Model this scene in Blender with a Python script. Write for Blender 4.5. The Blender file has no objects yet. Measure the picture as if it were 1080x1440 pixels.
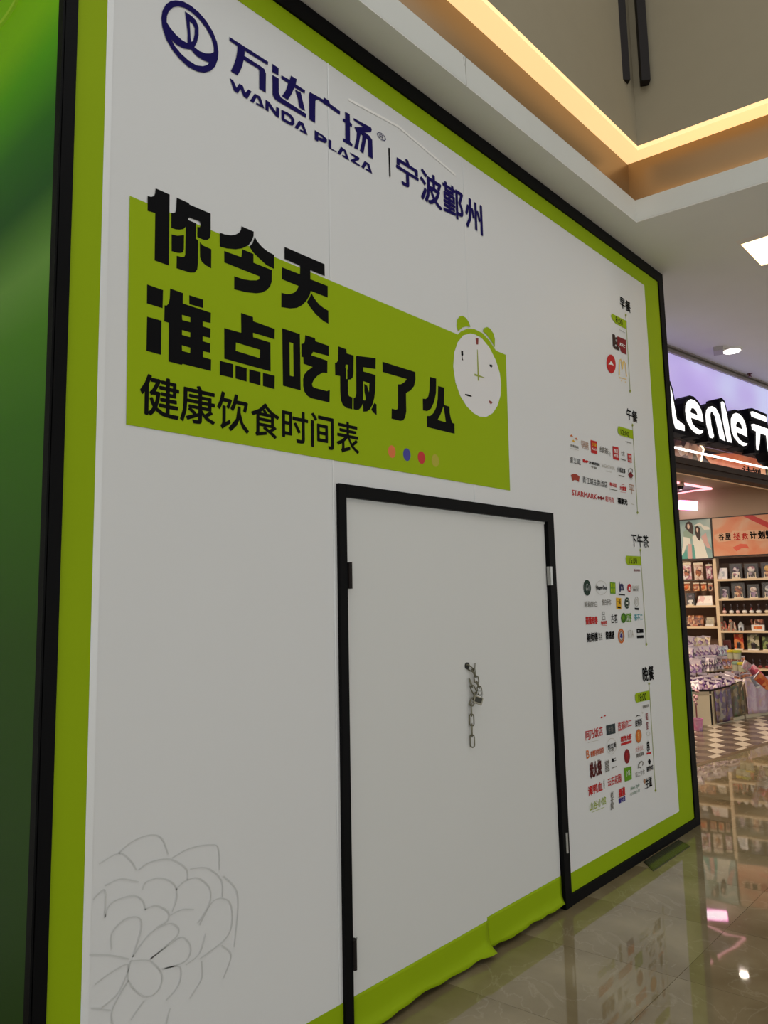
import bpy, bmesh, math, random
from mathutils import Vector, Matrix

# ------------------------------------------------------------------ camera, world, lights, exposure
sc = bpy.context.scene
COL = sc.collection
FPX = 1034.64
CAM = Vector((-0.83765, -2.08626, 1.6))
YAW, PIT, ROL = math.radians(47.12658), math.radians(6.89644), math.radians(-1.20497)
_f = Vector((math.sin(YAW)*math.cos(PIT), math.cos(YAW)*math.cos(PIT), math.sin(PIT)))
_r = Vector((math.cos(YAW), -math.sin(YAW), 0)); _u = _r.cross(_f)
RX = _r*math.cos(ROL)+_u*math.sin(ROL); RY = -_r*math.sin(ROL)+_u*math.cos(ROL)
cd = bpy.data.cameras.new('camera'); cam = bpy.data.objects.new('camera', cd); COL.objects.link(cam)
cd.sensor_fit = 'HORIZONTAL'; cd.sensor_width = 36; cd.lens = 36*FPX/1080; cd.clip_start = .05; cd.clip_end = 200
M = Matrix((RX, RY, -_f)).transposed().to_4x4(); M.translation = CAM; cam.matrix_world = M
sc.camera = cam

W = bpy.data.worlds.new('world'); sc.world = W; W.use_nodes = True
bg = W.node_tree.nodes['Background']
bg.inputs[0].default_value = (.965, .985, .975, 1); bg.inputs[1].default_value = 1.2
sc.view_settings.view_transform = 'Standard'; sc.view_settings.look = 'None'
sc.view_settings.exposure = 0.0; sc.view_settings.gamma = 1; sc.view_settings.use_curve_mapping = False

def area(name, loc, size, power, col, rot=(0,0,0), sy=None):
    l = bpy.data.lights.new(name, 'AREA'); l.energy = power; l.color = col; l.size = size
    if sy: l.shape = 'RECTANGLE'; l.size_y = sy
    o = bpy.data.objects.new(name, l); o.location = loc; o.rotation_euler = rot; COL.objects.link(o); return o
area('shop_ceiling_fill', (8.1, 3.1, 3.1), .6, 85, (1, .80, .60), sy=.8)  # added area light, kept out of view, fills the shop interior
area('shop_entrance_fill', (7.6, 1.6, 3.12), .5, 76, (1, .80, .60), sy=.5)  # second added fill, hidden behind the hoarding, brightens the shelves
area('shop_downlight_lamp', (9.42, 1.42, 3.155), .05, 3, (1, .86, .70), sy=.09)

# ------------------------------------------------------------------ geometry of the place
def ray(x, y): return RX*((x-540)/FPX) - RY*((y-720)/FPX) + _f
def plane(x, y, n, c):
    d = ray(x, y); return CAM + d*((c-n.dot(CAM))/n.dot(d))
EZ = Vector((0,0,1)); EY = Vector((0,1,0))
def zat(x, y, h): return plane(x, y, EZ, h)
def wl(x, y, Y=0.): return plane(x, y, EY, Y)
F0 = Vector((6.35, .68, 0)); TH = math.radians(-7.5)
D = Vector((math.cos(TH), math.sin(TH), 0)); N = Vector((-D.y, D.x, 0))      # shop front: along, into the shop
FR = Matrix((D, N, EZ)).transposed().to_4x4(); FR.translation = F0
def fr(x, y, off=0.):
    p = plane(x, y, N, N.dot(F0)+off) - F0; return (p.dot(D), p.z)
SR = Vector((.141, -.990, 0)).normalized(); SN = Vector((-SR.y, SR.x, 0))   # shelf wall: to the right, into the wall
S0 = zat(1004, 1020, 0)
def sframe(off):
    m = Matrix((SR, SN, EZ)).transposed().to_4x4(); m.translation = S0+SN*off; return m
def sp(x, y, off):
    p = plane(x, y, SN, SN.dot(S0)+off) - S0; return (p.dot(SR), p.z)
ZC = 4.05
HW, HH = 4.594, 4.041

# ------------------------------------------------------------------ materials
MATS = {}
def mat(name, col, rough=.6, metal=0., emit=0., spec=.5, noise=0., nscale=6., alpha=1., trans=0., bump=0.):
    if name in MATS: return MATS[name]
    m = bpy.data.materials.new(name); m.use_nodes = True; nt = m.node_tree; b = nt.nodes['Principled BSDF']
    b.inputs['Base Color'].default_value = (*col, 1); b.inputs['Roughness'].default_value = rough
    b.inputs['Metallic'].default_value = metal; b.inputs['Specular IOR Level'].default_value = spec
    if trans: b.inputs['Transmission Weight'].default_value = trans; b.inputs['IOR'].default_value = 1.15
    if alpha < 1: b.inputs['Alpha'].default_value = alpha
    if emit: b.inputs['Emission Color'].default_value = (*col, 1); b.inputs['Emission Strength'].default_value = emit
    tc = nt.nodes.new('ShaderNodeTexCoord'); nz = nt.nodes.new('ShaderNodeTexNoise')
    nz.inputs['Scale'].default_value = nscale; nz.inputs['Detail'].default_value = 4
    nt.links.new(tc.outputs['Object'], nz.inputs['Vector'])
    if noise:
        mx = nt.nodes.new('ShaderNodeMix'); mx.data_type = 'RGBA'
        mx.inputs[6].default_value = (*[c*(1-noise) for c in col], 1); mx.inputs[7].default_value = (*[min(1, c*(1+noise)) for c in col], 1)
        nt.links.new(nz.outputs['Fac'], mx.inputs[0]); nt.links.new(mx.outputs[2], b.inputs['Base Color'])
        if emit: nt.links.new(mx.outputs[2], b.inputs['Emission Color'])
    if bump:
        bp = nt.nodes.new('ShaderNodeBump'); bp.inputs['Strength'].default_value = bump; bp.inputs['Distance'].default_value = .01
        nt.links.new(nz.outputs['Fac'], bp.inputs['Height']); nt.links.new(bp.outputs['Normal'], b.inputs['Normal'])
    MATS[name] = m; return m
def ramp_mat(name, stops, scale=(1,1,1), kind='noise', nscale=5., rough=.5, emit=0., detail=3., axis='X', distortion=0., bump=0., spec=.5):
    if name in MATS: return MATS[name]
    m = bpy.data.materials.new(name); m.use_nodes = True; nt = m.node_tree; b = nt.nodes['Principled BSDF']
    tc = nt.nodes.new('ShaderNodeTexCoord'); mp = nt.nodes.new('ShaderNodeMapping'); mp.inputs['Scale'].default_value = scale
    nt.links.new(tc.outputs['Object'], mp.inputs['Vector'])
    cr = nt.nodes.new('ShaderNodeValToRGB'); el = cr.color_ramp.elements
    el[0].position = stops[0][0]; el[0].color = (*stops[0][1], 1); el[1].position = stops[-1][0]; el[1].color = (*stops[-1][1], 1)
    for p, c in stops[1:-1]: e = el.new(p); e.color = (*c, 1)
    if kind == 'noise':
        t = nt.nodes.new('ShaderNodeTexNoise'); t.inputs['Scale'].default_value = nscale; t.inputs['Detail'].default_value = detail
        t.inputs['Distortion'].default_value = distortion; nt.links.new(mp.outputs[0], t.inputs['Vector']); out = t.outputs['Fac']
    elif kind == 'cells':
        t = nt.nodes.new('ShaderNodeTexVoronoi'); t.inputs['Scale'].default_value = nscale; nt.links.new(mp.outputs[0], t.inputs['Vector'])
        s = nt.nodes.new('ShaderNodeSeparateColor'); nt.links.new(t.outputs['Color'], s.inputs[0]); out = s.outputs[0]
        cr.color_ramp.interpolation = 'CONSTANT'
    else:
        s = nt.nodes.new('ShaderNodeSeparateXYZ'); nt.links.new(mp.outputs[0], s.inputs[0]); out = s.outputs[axis]
    nt.links.new(out, cr.inputs[0]); nt.links.new(cr.outputs[0], b.inputs['Base Color'])
    b.inputs['Roughness'].default_value = rough; b.inputs['Specular IOR Level'].default_value = spec
    if emit: nt.links.new(cr.outputs[0], b.inputs['Emission Color']); b.inputs['Emission Strength'].default_value = emit
    if bump:
        bp = nt.nodes.new('ShaderNodeBump'); bp.inputs['Strength'].default_value = bump; bp.inputs['Distance'].default_value = .01
        nt.links.new(out, bp.inputs['Height']); nt.links.new(bp.outputs[0], b.inputs['Normal'])
    MATS[name] = m; return m

def marble():
    m = bpy.data.materials.new('polished_beige_marble'); m.use_nodes = True; nt = m.node_tree; b = nt.nodes['Principled BSDF']; L = nt.links.new
    tc = nt.nodes.new('ShaderNodeTexCoord')
    n1 = nt.nodes.new('ShaderNodeTexNoise'); n1.inputs['Scale'].default_value = 1.6; n1.inputs['Detail'].default_value = 8; n1.inputs['Distortion'].default_value = .4
    L(tc.outputs['Object'], n1.inputs['Vector'])
    cr = nt.nodes.new('ShaderNodeValToRGB'); e = cr.color_ramp.elements
    e[0].position = .3; e[0].color = (.15,.115,.058,1); e[1].position = .72; e[1].color = (.35,.295,.18,1)
    x = e.new(.48); x.color = (.235,.188,.108,1); L(n1.outputs['Fac'], cr.inputs[0])
    n2 = nt.nodes.new('ShaderNodeTexNoise'); n2.inputs['Scale'].default_value = 3.1; n2.inputs['Detail'].default_value = 10; n2.inputs['Distortion'].default_value = .7
    L(tc.outputs['Object'], n2.inputs['Vector'])
    sub = nt.nodes.new('ShaderNodeMath'); sub.operation = 'SUBTRACT'; sub.inputs[1].default_value = .5; L(n2.outputs['Fac'], sub.inputs[0])
    ab = nt.nodes.new('ShaderNodeMath'); ab.operation = 'ABSOLUTE'; L(sub.outputs[0], ab.inputs[0])
    c2 = nt.nodes.new('ShaderNodeValToRGB'); e = c2.color_ramp.elements
    e[0].position = 0; e[0].color = (.26,.26,.26,1); e[1].position = .011; e[1].color = (0,0,0,1); L(ab.outputs[0], c2.inputs[0])
    mx = nt.nodes.new('ShaderNodeMix'); mx.data_type = 'RGBA'; mx.inputs[7].default_value = (.42,.38,.27,1)
    L(c2.outputs[0], mx.inputs[0]); L(cr.outputs[0], mx.inputs[6]); L(mx.outputs[2], b.inputs['Base Color'])
    b.inputs['Roughness'].default_value = .03; b.inputs['IOR'].default_value = 1.6
    bp = nt.nodes.new('ShaderNodeBump'); bp.inputs['Strength'].default_value = .035; bp.inputs['Distance'].default_value = .01
    n3 = nt.nodes.new('ShaderNodeTexNoise'); n3.inputs['Scale'].default_value = 3; L(tc.outputs['Object'], n3.inputs['Vector'])
    L(n3.outputs['Fac'], bp.inputs['Height']); L(bp.outputs[0], b.inputs['Normal'])
    MATS['marble'] = m; return m

marble()
WHITE = mat('white_vinyl_film', (.72,.725,.73), .5, spec=.25, noise=.012, nscale=2, bump=.04)
WHITE2 = mat('white_door_film', (.68,.685,.675), .5, spec=.25, noise=.012, nscale=2, bump=.05)
LIME = mat('lime_green_vinyl', (.285,.415,.004), .6, spec=.1, noise=.05, nscale=3)
LIMEB = mat('lime_green_headline_print', (.315,.445,.005), .6, spec=.1)
BLACK = mat('black_frame_film', (.004,.004,.0045), .5, spec=.07)
INK = mat('black_ink', (.006,.006,.007), .7, spec=.05)
NAVY = mat('navy_ink', (.012,.008,.095), .7, spec=.05)
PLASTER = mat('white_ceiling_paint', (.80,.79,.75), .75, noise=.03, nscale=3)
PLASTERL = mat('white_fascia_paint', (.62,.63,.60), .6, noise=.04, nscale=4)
GOLD = mat('brushed_bronze_panel', (.27,.17,.08), .35, metal=.5, noise=.08, nscale=2)
OLIVE = mat('olive_wall_panel', (.32,.275,.19), .7, spec=.2, noise=.04)
DARKM = mat('dark_bronze_metal', (.02,.016,.015), .55, spec=.12)
STEEL = mat('galvanised_steel', (.42,.42,.40), .35, metal=.9, noise=.2, nscale=60)
STEELD = mat('tarnished_chain_steel', (.17,.16,.11), .35, metal=.85, noise=.3, nscale=80)
BRASS = mat('worn_padlock_metal', (.36,.34,.27), .35, metal=.8)
GROUT = mat('floor_joint', (.05,.04,.025), .7)
SHOPW = mat('warm_cream_shop_wall', (.60,.47,.34), .7, noise=.02)
CREAM = mat('cream_shelf_board', (.78,.60,.40), .5)
SHELFB = mat('dark_brown_shelf_back', (.07,.04,.03), .7)

# ------------------------------------------------------------------ object helpers
INV = {}
def label(o, lab=None, cat=None, group=None, kind=None):
    for k, v in (('label',lab),('category',cat),('group',group),('kind',kind)):
        if v: o[k] = v
    return o
def root(name, mtx, lab, cat, group=None):
    o = bpy.data.objects.new(name, None); COL.objects.link(o); o.empty_display_size = .05
    if isinstance(mtx, Vector) or isinstance(mtx, tuple): mtx = Matrix.Translation(mtx)
    o.matrix_world = mtx; INV[o.name] = mtx.inverted()
    return label(o, lab, cat, group)
def link(name, me, parent=None, lab=None):
    o = bpy.data.objects.new(name, me); COL.objects.link(o)
    if parent: o.parent = parent; INV[o.name] = INV[parent.name]
    else: INV[o.name] = Matrix.Identity(4)
    if lab: o['label'] = lab
    return o
class MB:
    """collects faces; frame maps local building coordinates to the world"""
    def __init__(s, frame=None): s.v = []; s.f = []; s.fr = frame or Matrix.Identity(4)
    def add(s, vs, fs, m=None):
        n = len(s.v); mm = s.fr @ m if m else s.fr
        s.v += [mm @ Vector(v) for v in vs]; s.f += [tuple(i+n for i in f) for f in fs]; return s
    def box(s, x0, x1, y0, y1, z0, z1, m=None):
        return s.add([(x0,y0,z0),(x1,y0,z0),(x1,y1,z0),(x0,y1,z0),(x0,y0,z1),(x1,y0,z1),(x1,y1,z1),(x0,y1,z1)],
            [(0,3,2,1),(4,5,6,7),(0,1,5,4),(1,2,6,5),(2,3,7,6),(3,0,4,7)], m)
    def prism(s, pts, z0, z1, m=None):
        n = len(pts); v = [(p[0],p[1],z0) for p in pts]+[(p[0],p[1],z1) for p in pts]
        return s.add(v, [tuple(range(n-1,-1,-1)), tuple(range(n,2*n))]+[(i,(i+1)%n,(i+1)%n+n,i+n) for i in range(n)], m)
    def lathe(s, prof, m=None, seg=16):
        v = []; f = []
        for r, z in prof:
            for k in range(seg): a = 2*math.pi*k/seg; v.append((r*math.cos(a), r*math.sin(a), z))
        for j in range(len(prof)-1):
            for k in range(seg): k2 = (k+1)%seg; f.append((j*seg+k, j*seg+k2, (j+1)*seg+k2, (j+1)*seg+k))
        f.append(tuple(range(seg-1,-1,-1))); f.append(tuple((len(prof)-1)*seg+k for k in range(seg)))
        return s.add(v, f, m)
    def tube(s, pts, r, seg=8, closed=False, m=None):
        pts = [Vector(p) for p in pts]; n = len(pts); v = []; f = []
        up = None
        for i, p in enumerate(pts):
            a = pts[(i-1) % n] if closed or i > 0 else p; b = pts[(i+1) % n] if closed or i < n-1 else p
            t = (b-a).normalized()
            if up is None: up = t.orthogonal().normalized()
            up = (up - t*up.dot(t)).normalized(); w = t.cross(up)
            for k in range(seg): an = 2*math.pi*k/seg; v.append(p+up*(r*math.cos(an))+w*(r*math.sin(an)))
        for i in range(n if closed else n-1):
            j = (i+1) % n
            for k in range(seg): k2 = (k+1)%seg; f.append((i*seg+k, i*seg+k2, j*seg+k2, j*seg+k))
        if not closed: f.append(tuple(range(seg-1,-1,-1))); f.append(tuple((n-1)*seg+k for k in range(seg)))
        return s.add(v, f, m)
    def build(s, name, m, parent=None, lab=None, smooth=False, bev=0.):
        inv = INV[parent.name] if parent else Matrix.Identity(4)
        me = bpy.data.meshes.new(name); me.from_pydata([inv @ v for v in s.v], [], s.f); me.materials.append(m)
        bm = bmesh.new(); bm.from_mesh(me); bmesh.ops.recalc_face_normals(bm, faces=bm.faces)
        if bev: bmesh.ops.bevel(bm, geom=list(bm.edges), offset=bev, segments=2, profile=.6, affect='EDGES', clamp_overlap=True)
        bm.to_mesh(me); bm.free()
        if smooth:
            for p in me.polygons: p.use_smooth = True
        return link(name, me, parent, lab)
def struct(o): o['kind'] = 'structure'; return o

# flat and lettered shapes: queued as curves, turned into meshes in one pass at the end
QUEUE = []
def shape(name, m, parent, polys, frame, depth=0., ext=0., grow=0., lab=None, rect=None, body=None, weight=0., space=1., slant=0.):
    """polys in plane units (u, z); frame maps (u, depth, z) to the world; body: lettering fitted into rect (u0, z0, u1, z1)"""
    o = bpy.data.objects.new(name, None)
    if body:
        c = bpy.data.curves.new('lettering', 'FONT'); c.body = body; c.space_character = space; c.shear = slant; c.resolution_u = 2
    else:
        c = bpy.data.curves.new('outline', 'CURVE'); c.dimensions = '2D'; c.fill_mode = 'BOTH'
        for pl in polys:
            s = c.splines.new('POLY'); s.points.add(len(pl)-1)
            for q, p in zip(s.points, pl): q.co = (p[0], p[1], 0, 1)
            s.use_cyclic_u = True
        c.offset = grow
    c.extrude = ext
    t = bpy.data.objects.new('tmp', c); COL.objects.link(t); t.hide_render = True
    inv = INV[parent.name] if parent else Matrix.Identity(4)
    bpy.data.objects.remove(o)
    holder = bpy.data.objects.new(name, bpy.data.meshes.new(name)); COL.objects.link(holder)
    if parent: holder.parent = parent; INV[holder.name] = INV[parent.name]
    else: INV[holder.name] = Matrix.Identity(4)
    if lab: holder['label'] = lab
    QUEUE.append((t, holder, m, inv, frame, depth, rect, weight)); return holder
def flush():
    bpy.context.view_layer.update(); dg = bpy.context.evaluated_depsgraph_get(); tmp = []
    for t, h, m, inv, frame, depth, rect, weight in QUEUE:
        me = bpy.data.meshes.new_from_object(t.evaluated_get(dg)); v = me.vertices
        if rect and len(v):
            x0 = min(p.co.x for p in v); x1 = max(p.co.x for p in v); y0 = min(p.co.y for p in v); y1 = max(p.co.y for p in v)
            for p in v:
                p.co.x = rect[0]+(p.co.x-x0)/max(x1-x0,1e-6)*(rect[2]-rect[0]); p.co.y = rect[1]+(p.co.y-y0)/max(y1-y0,1e-6)*(rect[3]-rect[1])
        if rect and weight > 0 and len(v):      # bold: the same outline laid a few times around itself
            gx = weight*(rect[2]-rect[0])/max(x1-x0,1e-6); gz = weight*(rect[3]-rect[1])/max(y1-y0,1e-6)
            vs0 = [p.co.copy() for p in v]; fs0 = [tuple(q.vertices) for q in me.polygons]; nv = len(vs0); V2 = []; F2 = []
            for kk, (sx_, sz_) in enumerate(((0,0),(1,0),(-1,0),(0,1),(0,-1),(.7,.7),(-.7,.7),(.7,-.7),(-.7,-.7))):
                V2 += [Vector((c_.x+sx_*gx, c_.y+sz_*gz, c_.z+kk*2e-5)) for c_ in vs0]; F2 += [tuple(i_+nv*kk for i_ in f_) for f_ in fs0]
            m2 = bpy.data.meshes.new('x'); m2.from_pydata(V2, [], F2); bpy.data.meshes.remove(me); me = m2; v = me.vertices
        for p in v: p.co = inv @ (frame @ Vector((p.co.x, depth-p.co.z, p.co.y)))
        me.materials.clear(); me.materials.append(m)
        for q in me.polygons: q.use_smooth = False
        me.name = h.name; old = h.data; h.data = me; tmp.append((t, old))
    for t, old in tmp: bpy.data.objects.remove(t); bpy.data.meshes.remove(old)
    QUEUE.clear()
I4 = Matrix.Identity(4)
def copy_tree(o, parent=None):
    c = o.copy(); COL.objects.link(c); INV[c.name] = INV[o.name]
    if parent: c.parent = parent
    for ch in KIDS.get(o.name, []): copy_tree(ch, c)
    return c
KIDS = {}
def note_kids(r):
    for o in COL.objects:
        if o.parent: KIDS.setdefault(o.parent.name, [])
    for k in KIDS: KIDS[k] = [o for o in COL.objects if o.parent and o.parent.name == k]
def clip(poly, n, c):
    out = []
    for i, p in enumerate(poly):
        q = poly[(i+1) % len(poly)]; a = p[0]*n[0]+p[1]*n[1]-c; b = q[0]*n[0]+q[1]*n[1]-c
        if a <= 0: out.append(p)
        if a*b < 0: t = a/(a-b); out.append((p[0]+(q[0]-p[0])*t, p[1]+(q[1]-p[1])*t))
    return out
# ------------------------------------------------------------------ floors
MARB = MATS['marble']
base = MB(); base.prism([(-9,-9.5),(22,-9.5),(22,F0.y+D.y/D.x*(22-F0.x)),(-9,F0.y+D.y/D.x*(-9-F0.x))], -.2, -.004)
floor = struct(base.build('floor', MARB)); INV['floor'] = I4
ta = Vector((1,0)); tb = Vector((-.0905,.9959)); T0 = Vector((2.403,-.705))
g = .0009
for i in range(-4, 11):
    for j in range(-3, 3):
        c = T0 + ta*(.6*i) + tb*(1.2*j)
        poly = [c+ta*g+tb*g, c+ta*(.6-g)+tb*g, c+ta*(.6-g)+tb*(1.2-g), c+ta*g+tb*(1.2-g)]
        poly = clip([tuple(p) for p in poly], (N.x, N.y), N.dot(F0)-.03)
        if len(poly) < 3: continue
        cx = sum(p[0] for p in poly)/len(poly); cy = sum(p[1] for p in poly)/len(poly)
        if cy > .45 and cx < 4.4: continue
        if not (-.7 < cx < 9 and cy > -4.6): continue
        t = MB(); t.prism([(p[0]-cx, p[1]-cy) for p in poly], -.004, 0)
        o = t.build('marble_tile', MARB, floor); o.location = (cx, cy, 0)
sfl = MB(FR); sfl.prism([(-6,0),(5.2,0),(3.6,6.5),(-6,6.5)], -.2, -.004)
shopfloor = struct(sfl.build('shop_floor', GROUT))
CT = [mat('white_rhombus_tile', (.60,.52,.42), .25, noise=.05), mat('dark_brown_rhombus_tile', (.10,.067,.05), .25, noise=.1), mat('taupe_rhombus_tile', (.19,.14,.10), .25, noise=.08)]
s = .1785; ph = math.radians(-10.2)
def uv(a): return Vector((math.cos(a)*s, math.sin(a)*s))
e1, e2 = uv(ph), uv(ph+math.pi/3); O = Vector((7.168,.758)) - (e1+e2)/2
a1, a2 = -e1, e2; a3 = -(a1+a2); wc = (S0+SN*2.0)
for i in range(-6, 16):
    for j in range(-7, 8):
        c = O + (e1+e2)*i + (e1*2-e2)*j + e1
        for k, (p, q) in enumerate(((a1,a2),(a2,a3),(a3,a1))):
            poly = [c, c+p, c+p+q, c+q]; m_ = c+(p+q)/2
            poly = [tuple(m_+(v-m_)*.985) for v in poly]
            poly = clip(poly, (-N.x,-N.y), -N.dot(F0)-.035)
            if len(poly) < 3: continue
            if m_.x < 5.9 or (Vector((m_.x,m_.y,0))-wc).dot(SN) > -.35: continue
            px = (Vector((m_.x,m_.y,0))-F0)
            if px.dot(N) > 1.05 or px.dot(D) > 3.9: continue
            t = MB(); t.prism([(v[0]-m_.x, v[1]-m_.y) for v in poly], -.004, .001)
            o = t.build('rhombus_tile', CT[k], shopfloor); o.location = (m_.x, m_.y, 0)
# metal strip at the threshold
th = MB(FR); th.box(-1.5, 4.7, -.03, .03, -.003, .004); struct(th.build('trim_1', mat('brass_threshold_strip', (.30,.22,.12), .3, metal=.8)))

# ------------------------------------------------------------------ ceiling with the raised coffer
C0 = Vector((3.693,-.209)); dr = Vector((.13,-.99)).normalized()
C1 = C0+dr*5.2; C2 = Vector((C1.x-8.4, C1.y)); C3 = Vector((C0.x-8.4, C0.y+.10))
P0 = [C0, C1, C2, C3]
def offs(P, d):
    out = []
    for i in range(4):
        a, b, c = P[i-1], P[i], P[(i+1) % 4]
        def ln(p, q):
            t = (q-p).normalized(); n = Vector((t.y, -t.x)); return p+n*d, t
        p1, t1 = ln(a, b); p2, t2 = ln(b, c)
        k = (p2-p1); det = t1.x*t2.y-t1.y*t2.x; u = (k.x*t2.y-k.y*t2.x)/det
        out.append(p1+t1*u)
    return out
cen = sum(P0, Vector((0,0)))/4
sgn = 1 if (offs(P0, .1)[0]-cen).length < (C0-cen).length else -1
ins = lambda d: offs(P0, d*sgn)
SQ = [(4.448,-.589),(5.07,-.589),(5.07,-1.21),(4.448,-1.21)]
XY = Matrix(((1,0,0,0),(0,0,1,0),(0,-1,0,0),(0,0,0,1)))   # plane (u, z) -> (x, y)
def flat(z): return Matrix.Translation((0,0,z)) @ Matrix(((1,0,0,0),(0,0,1,0),(0,1,0,0),(0,0,0,1)))
SQS = [SQ]+[[(x+dx, y+dy) for x, y in SQ] for dx, dy in ((1.5,-2.6),(3.6,-2.6),(1.5,-5.0),(3.6,-5.0))]
ceil = shape('ceiling', PLASTER, None, [[(-9,-9.5),(22,-9.5),(22,1.2),(-9,3.4)], [tuple(p) for p in P0]]+SQS, flat(ZC), ext=.004)
struct(ceil)
def band(name, A, za, B, zb, m, parent, i, thick=.0):
    """one straight board between polygon A at height za and polygon B at height zb"""
    j = (i+1) % 4; b = MB()
    v = [(*A[i],za),(*A[j],za),(*B[j],zb),(*B[i],zb)]
    if thick:
        n = (Vector(v[1])-Vector(v[0])).cross(Vector(v[3])-Vector(v[0])).normalized()*thick
        c3 = Vector((cen.x,cen.y,(za+zb)/2)); mid = (Vector(v[0])+Vector(v[2]))/2
        if abs(za-zb) > .01:
            if n.dot(c3-mid) > 0: n = -n
        elif n.z < 0: n = -n
        v += [Vector(p)+n for p in v]
        b.add(v, [(0,1,2,3),(7,6,5,4),(0,4,5,1),(1,5,6,2),(2,6,7,3),(3,7,4,0)])
    else: b.add(v, [(0,1,2,3)])
    return b.build(name, m, parent)
GP, IP = ins(-.055), ins(.065)
for i in range(4):
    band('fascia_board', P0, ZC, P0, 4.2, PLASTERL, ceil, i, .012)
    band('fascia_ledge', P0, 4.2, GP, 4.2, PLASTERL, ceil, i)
    band('bronze_panel', GP, 4.2, GP, 4.5, GOLD, ceil, i, .01)
    band('coffer_wall', IP, 4.53, IP, 6.6, OLIVE, ceil, i)
LSM = mat('warm_light_diffuser', (1.0,.66,.31), .5, emit=.95, noise=.03, nscale=1.5)
for k, (i, tx) in enumerate(((3,'long warm glowing light strip on the coffer edge above the lime hoarding'), (0,'warm glowing light strip on the coffer edge facing the hoarding corner'))):
    j = (i+1) % 4
    r = root('cove_light', (*((GP[i]+GP[j])/2), 4.5), tx, 'light', 'light strips around the ceiling coffer')
    band('diffuser', GP, 4.5, IP, 4.5, LSM, r, i, .03)
for i in (1, 2):
    j = (i+1) % 4
    r = root('cove_light', (*((GP[i]+GP[j])/2), 4.5), 'warm light strip on the %s coffer edge out of view' % ('near' if i == 1 else 'left end'), 'light', 'light strips around the ceiling coffer')
    band('diffuser', GP, 4.5, IP, 4.5, LSM, r, i, .03)
# glow inside the ledge that washes the bronze panel
for i in (0,):
    a, b = P0[i], P0[(i+1) % 4]; mid = (a+b)/2
    l = area('ledge_glow', (mid.x+.028, mid.y, 4.212), .03, 2.2, (1,.66,.28), (math.pi,0,0), sy=5.0)
    l.rotation_euler = (math.pi, 0, -math.atan2((b-a).x, -(b-a).y)*-1)
# coffer back ceiling: open above, two dark hanging bars beside the corner
for (px, py, tx) in ((874.5,116,'dark bronze square bar hanging in the coffer corner, longer left one'), (907.5,117,'dark bronze square bar hanging in the coffer corner, slimmer right one')):
    p = zat(px, py, 4.92)
    if px < 880: p = zat(874.5, 116, 4.92)
    r = root('hanging_bar', p, tx, 'metal bar', 'dark bars hanging in the coffer corner')
    w = .047 if px < 880 else .03
    b = MB(Matrix.Translation(p) @ Matrix.Rotation(math.radians(-42 if px < 880 else 35), 4, 'Z')); b.box(-w,w,-.028,.028,0,1.68)
    b.build('bar', DARKM, r, bev=.003)
    b = MB(Matrix.Translation(p)); b.box(-.05,.05,-.05,.05,1.66,1.69); b.build('mounting_plate', DARKM, r)
# beam that carries the bars, across the coffer corner
bm_ = MB(); pA = Vector((IP[0].x-.9, IP[0].y, 6.6)); pB = Vector((IP[0].x+.12, IP[0].y-.95, 6.6))
bm_.prism([(IP[0].x-1.0,IP[0].y+.0),(IP[0].x,IP[0].y),(IP[0].x+.13,IP[0].y-.99)], 6.6, 6.75)
o = bm_.build('coffer_corner_beam', DARKM, ceil)
# recessed square lights; all but the first added out of view as warm fill
WARM = mat('warm_panel_glow', (1.0,.78,.42), .5, emit=2.6)
for k, q in enumerate(SQS):
    x0, y1 = q[0]; x1, y0 = q[2][0], q[2][1]
    tx = 'recessed square warm ceiling light with white rim beside the coffer' if k == 0 else 'added square warm fill light beyond the frame, %s' % ('nearer the coffer, second row','by the shop side, second row','nearer the coffer, third row','by the shop side, third row')[k-1]
    r = root('recessed_or_added_fill_light', ((x0+x1)/2,(y0+y1)/2,ZC), tx, 'light', None if k == 0 else 'added corridor fill lights')
    rim = MB(); w = .075
    rim.box(x0,x0+w,y0,y1,ZC-.004,ZC+.02).box(x1-w,x1,y0,y1,ZC-.004,ZC+.02).box(x0+w,x1-w,y0,y0+w,ZC-.004,ZC+.02).box(x0+w,x1-w,y1-.012,y1,ZC-.004,ZC+.02)
    rim.build('rim', mat('white_light_rim', (.8,.74,.68), .4), r)
    pn = MB(); pn.box(x0+w,x1-w,y0+w,y1-.012,ZC+.05,ZC+.06); pn.build('diffuser', WARM, r)
    sd = MB(); sd.box(x0+w-.004,x0+w,y0+w,y1-.01,ZC,ZC+.05).box(x1-w,x1-w+.004,y0+w,y1-.01,ZC,ZC+.05).box(x0+w,x1-w,y1-.012,y1-.008,ZC,ZC+.05).box(x0+w,x1-w,y0+w-.004,y0+w,ZC,ZC+.05)
    sd.build('recess_side', WARM, r)
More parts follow.
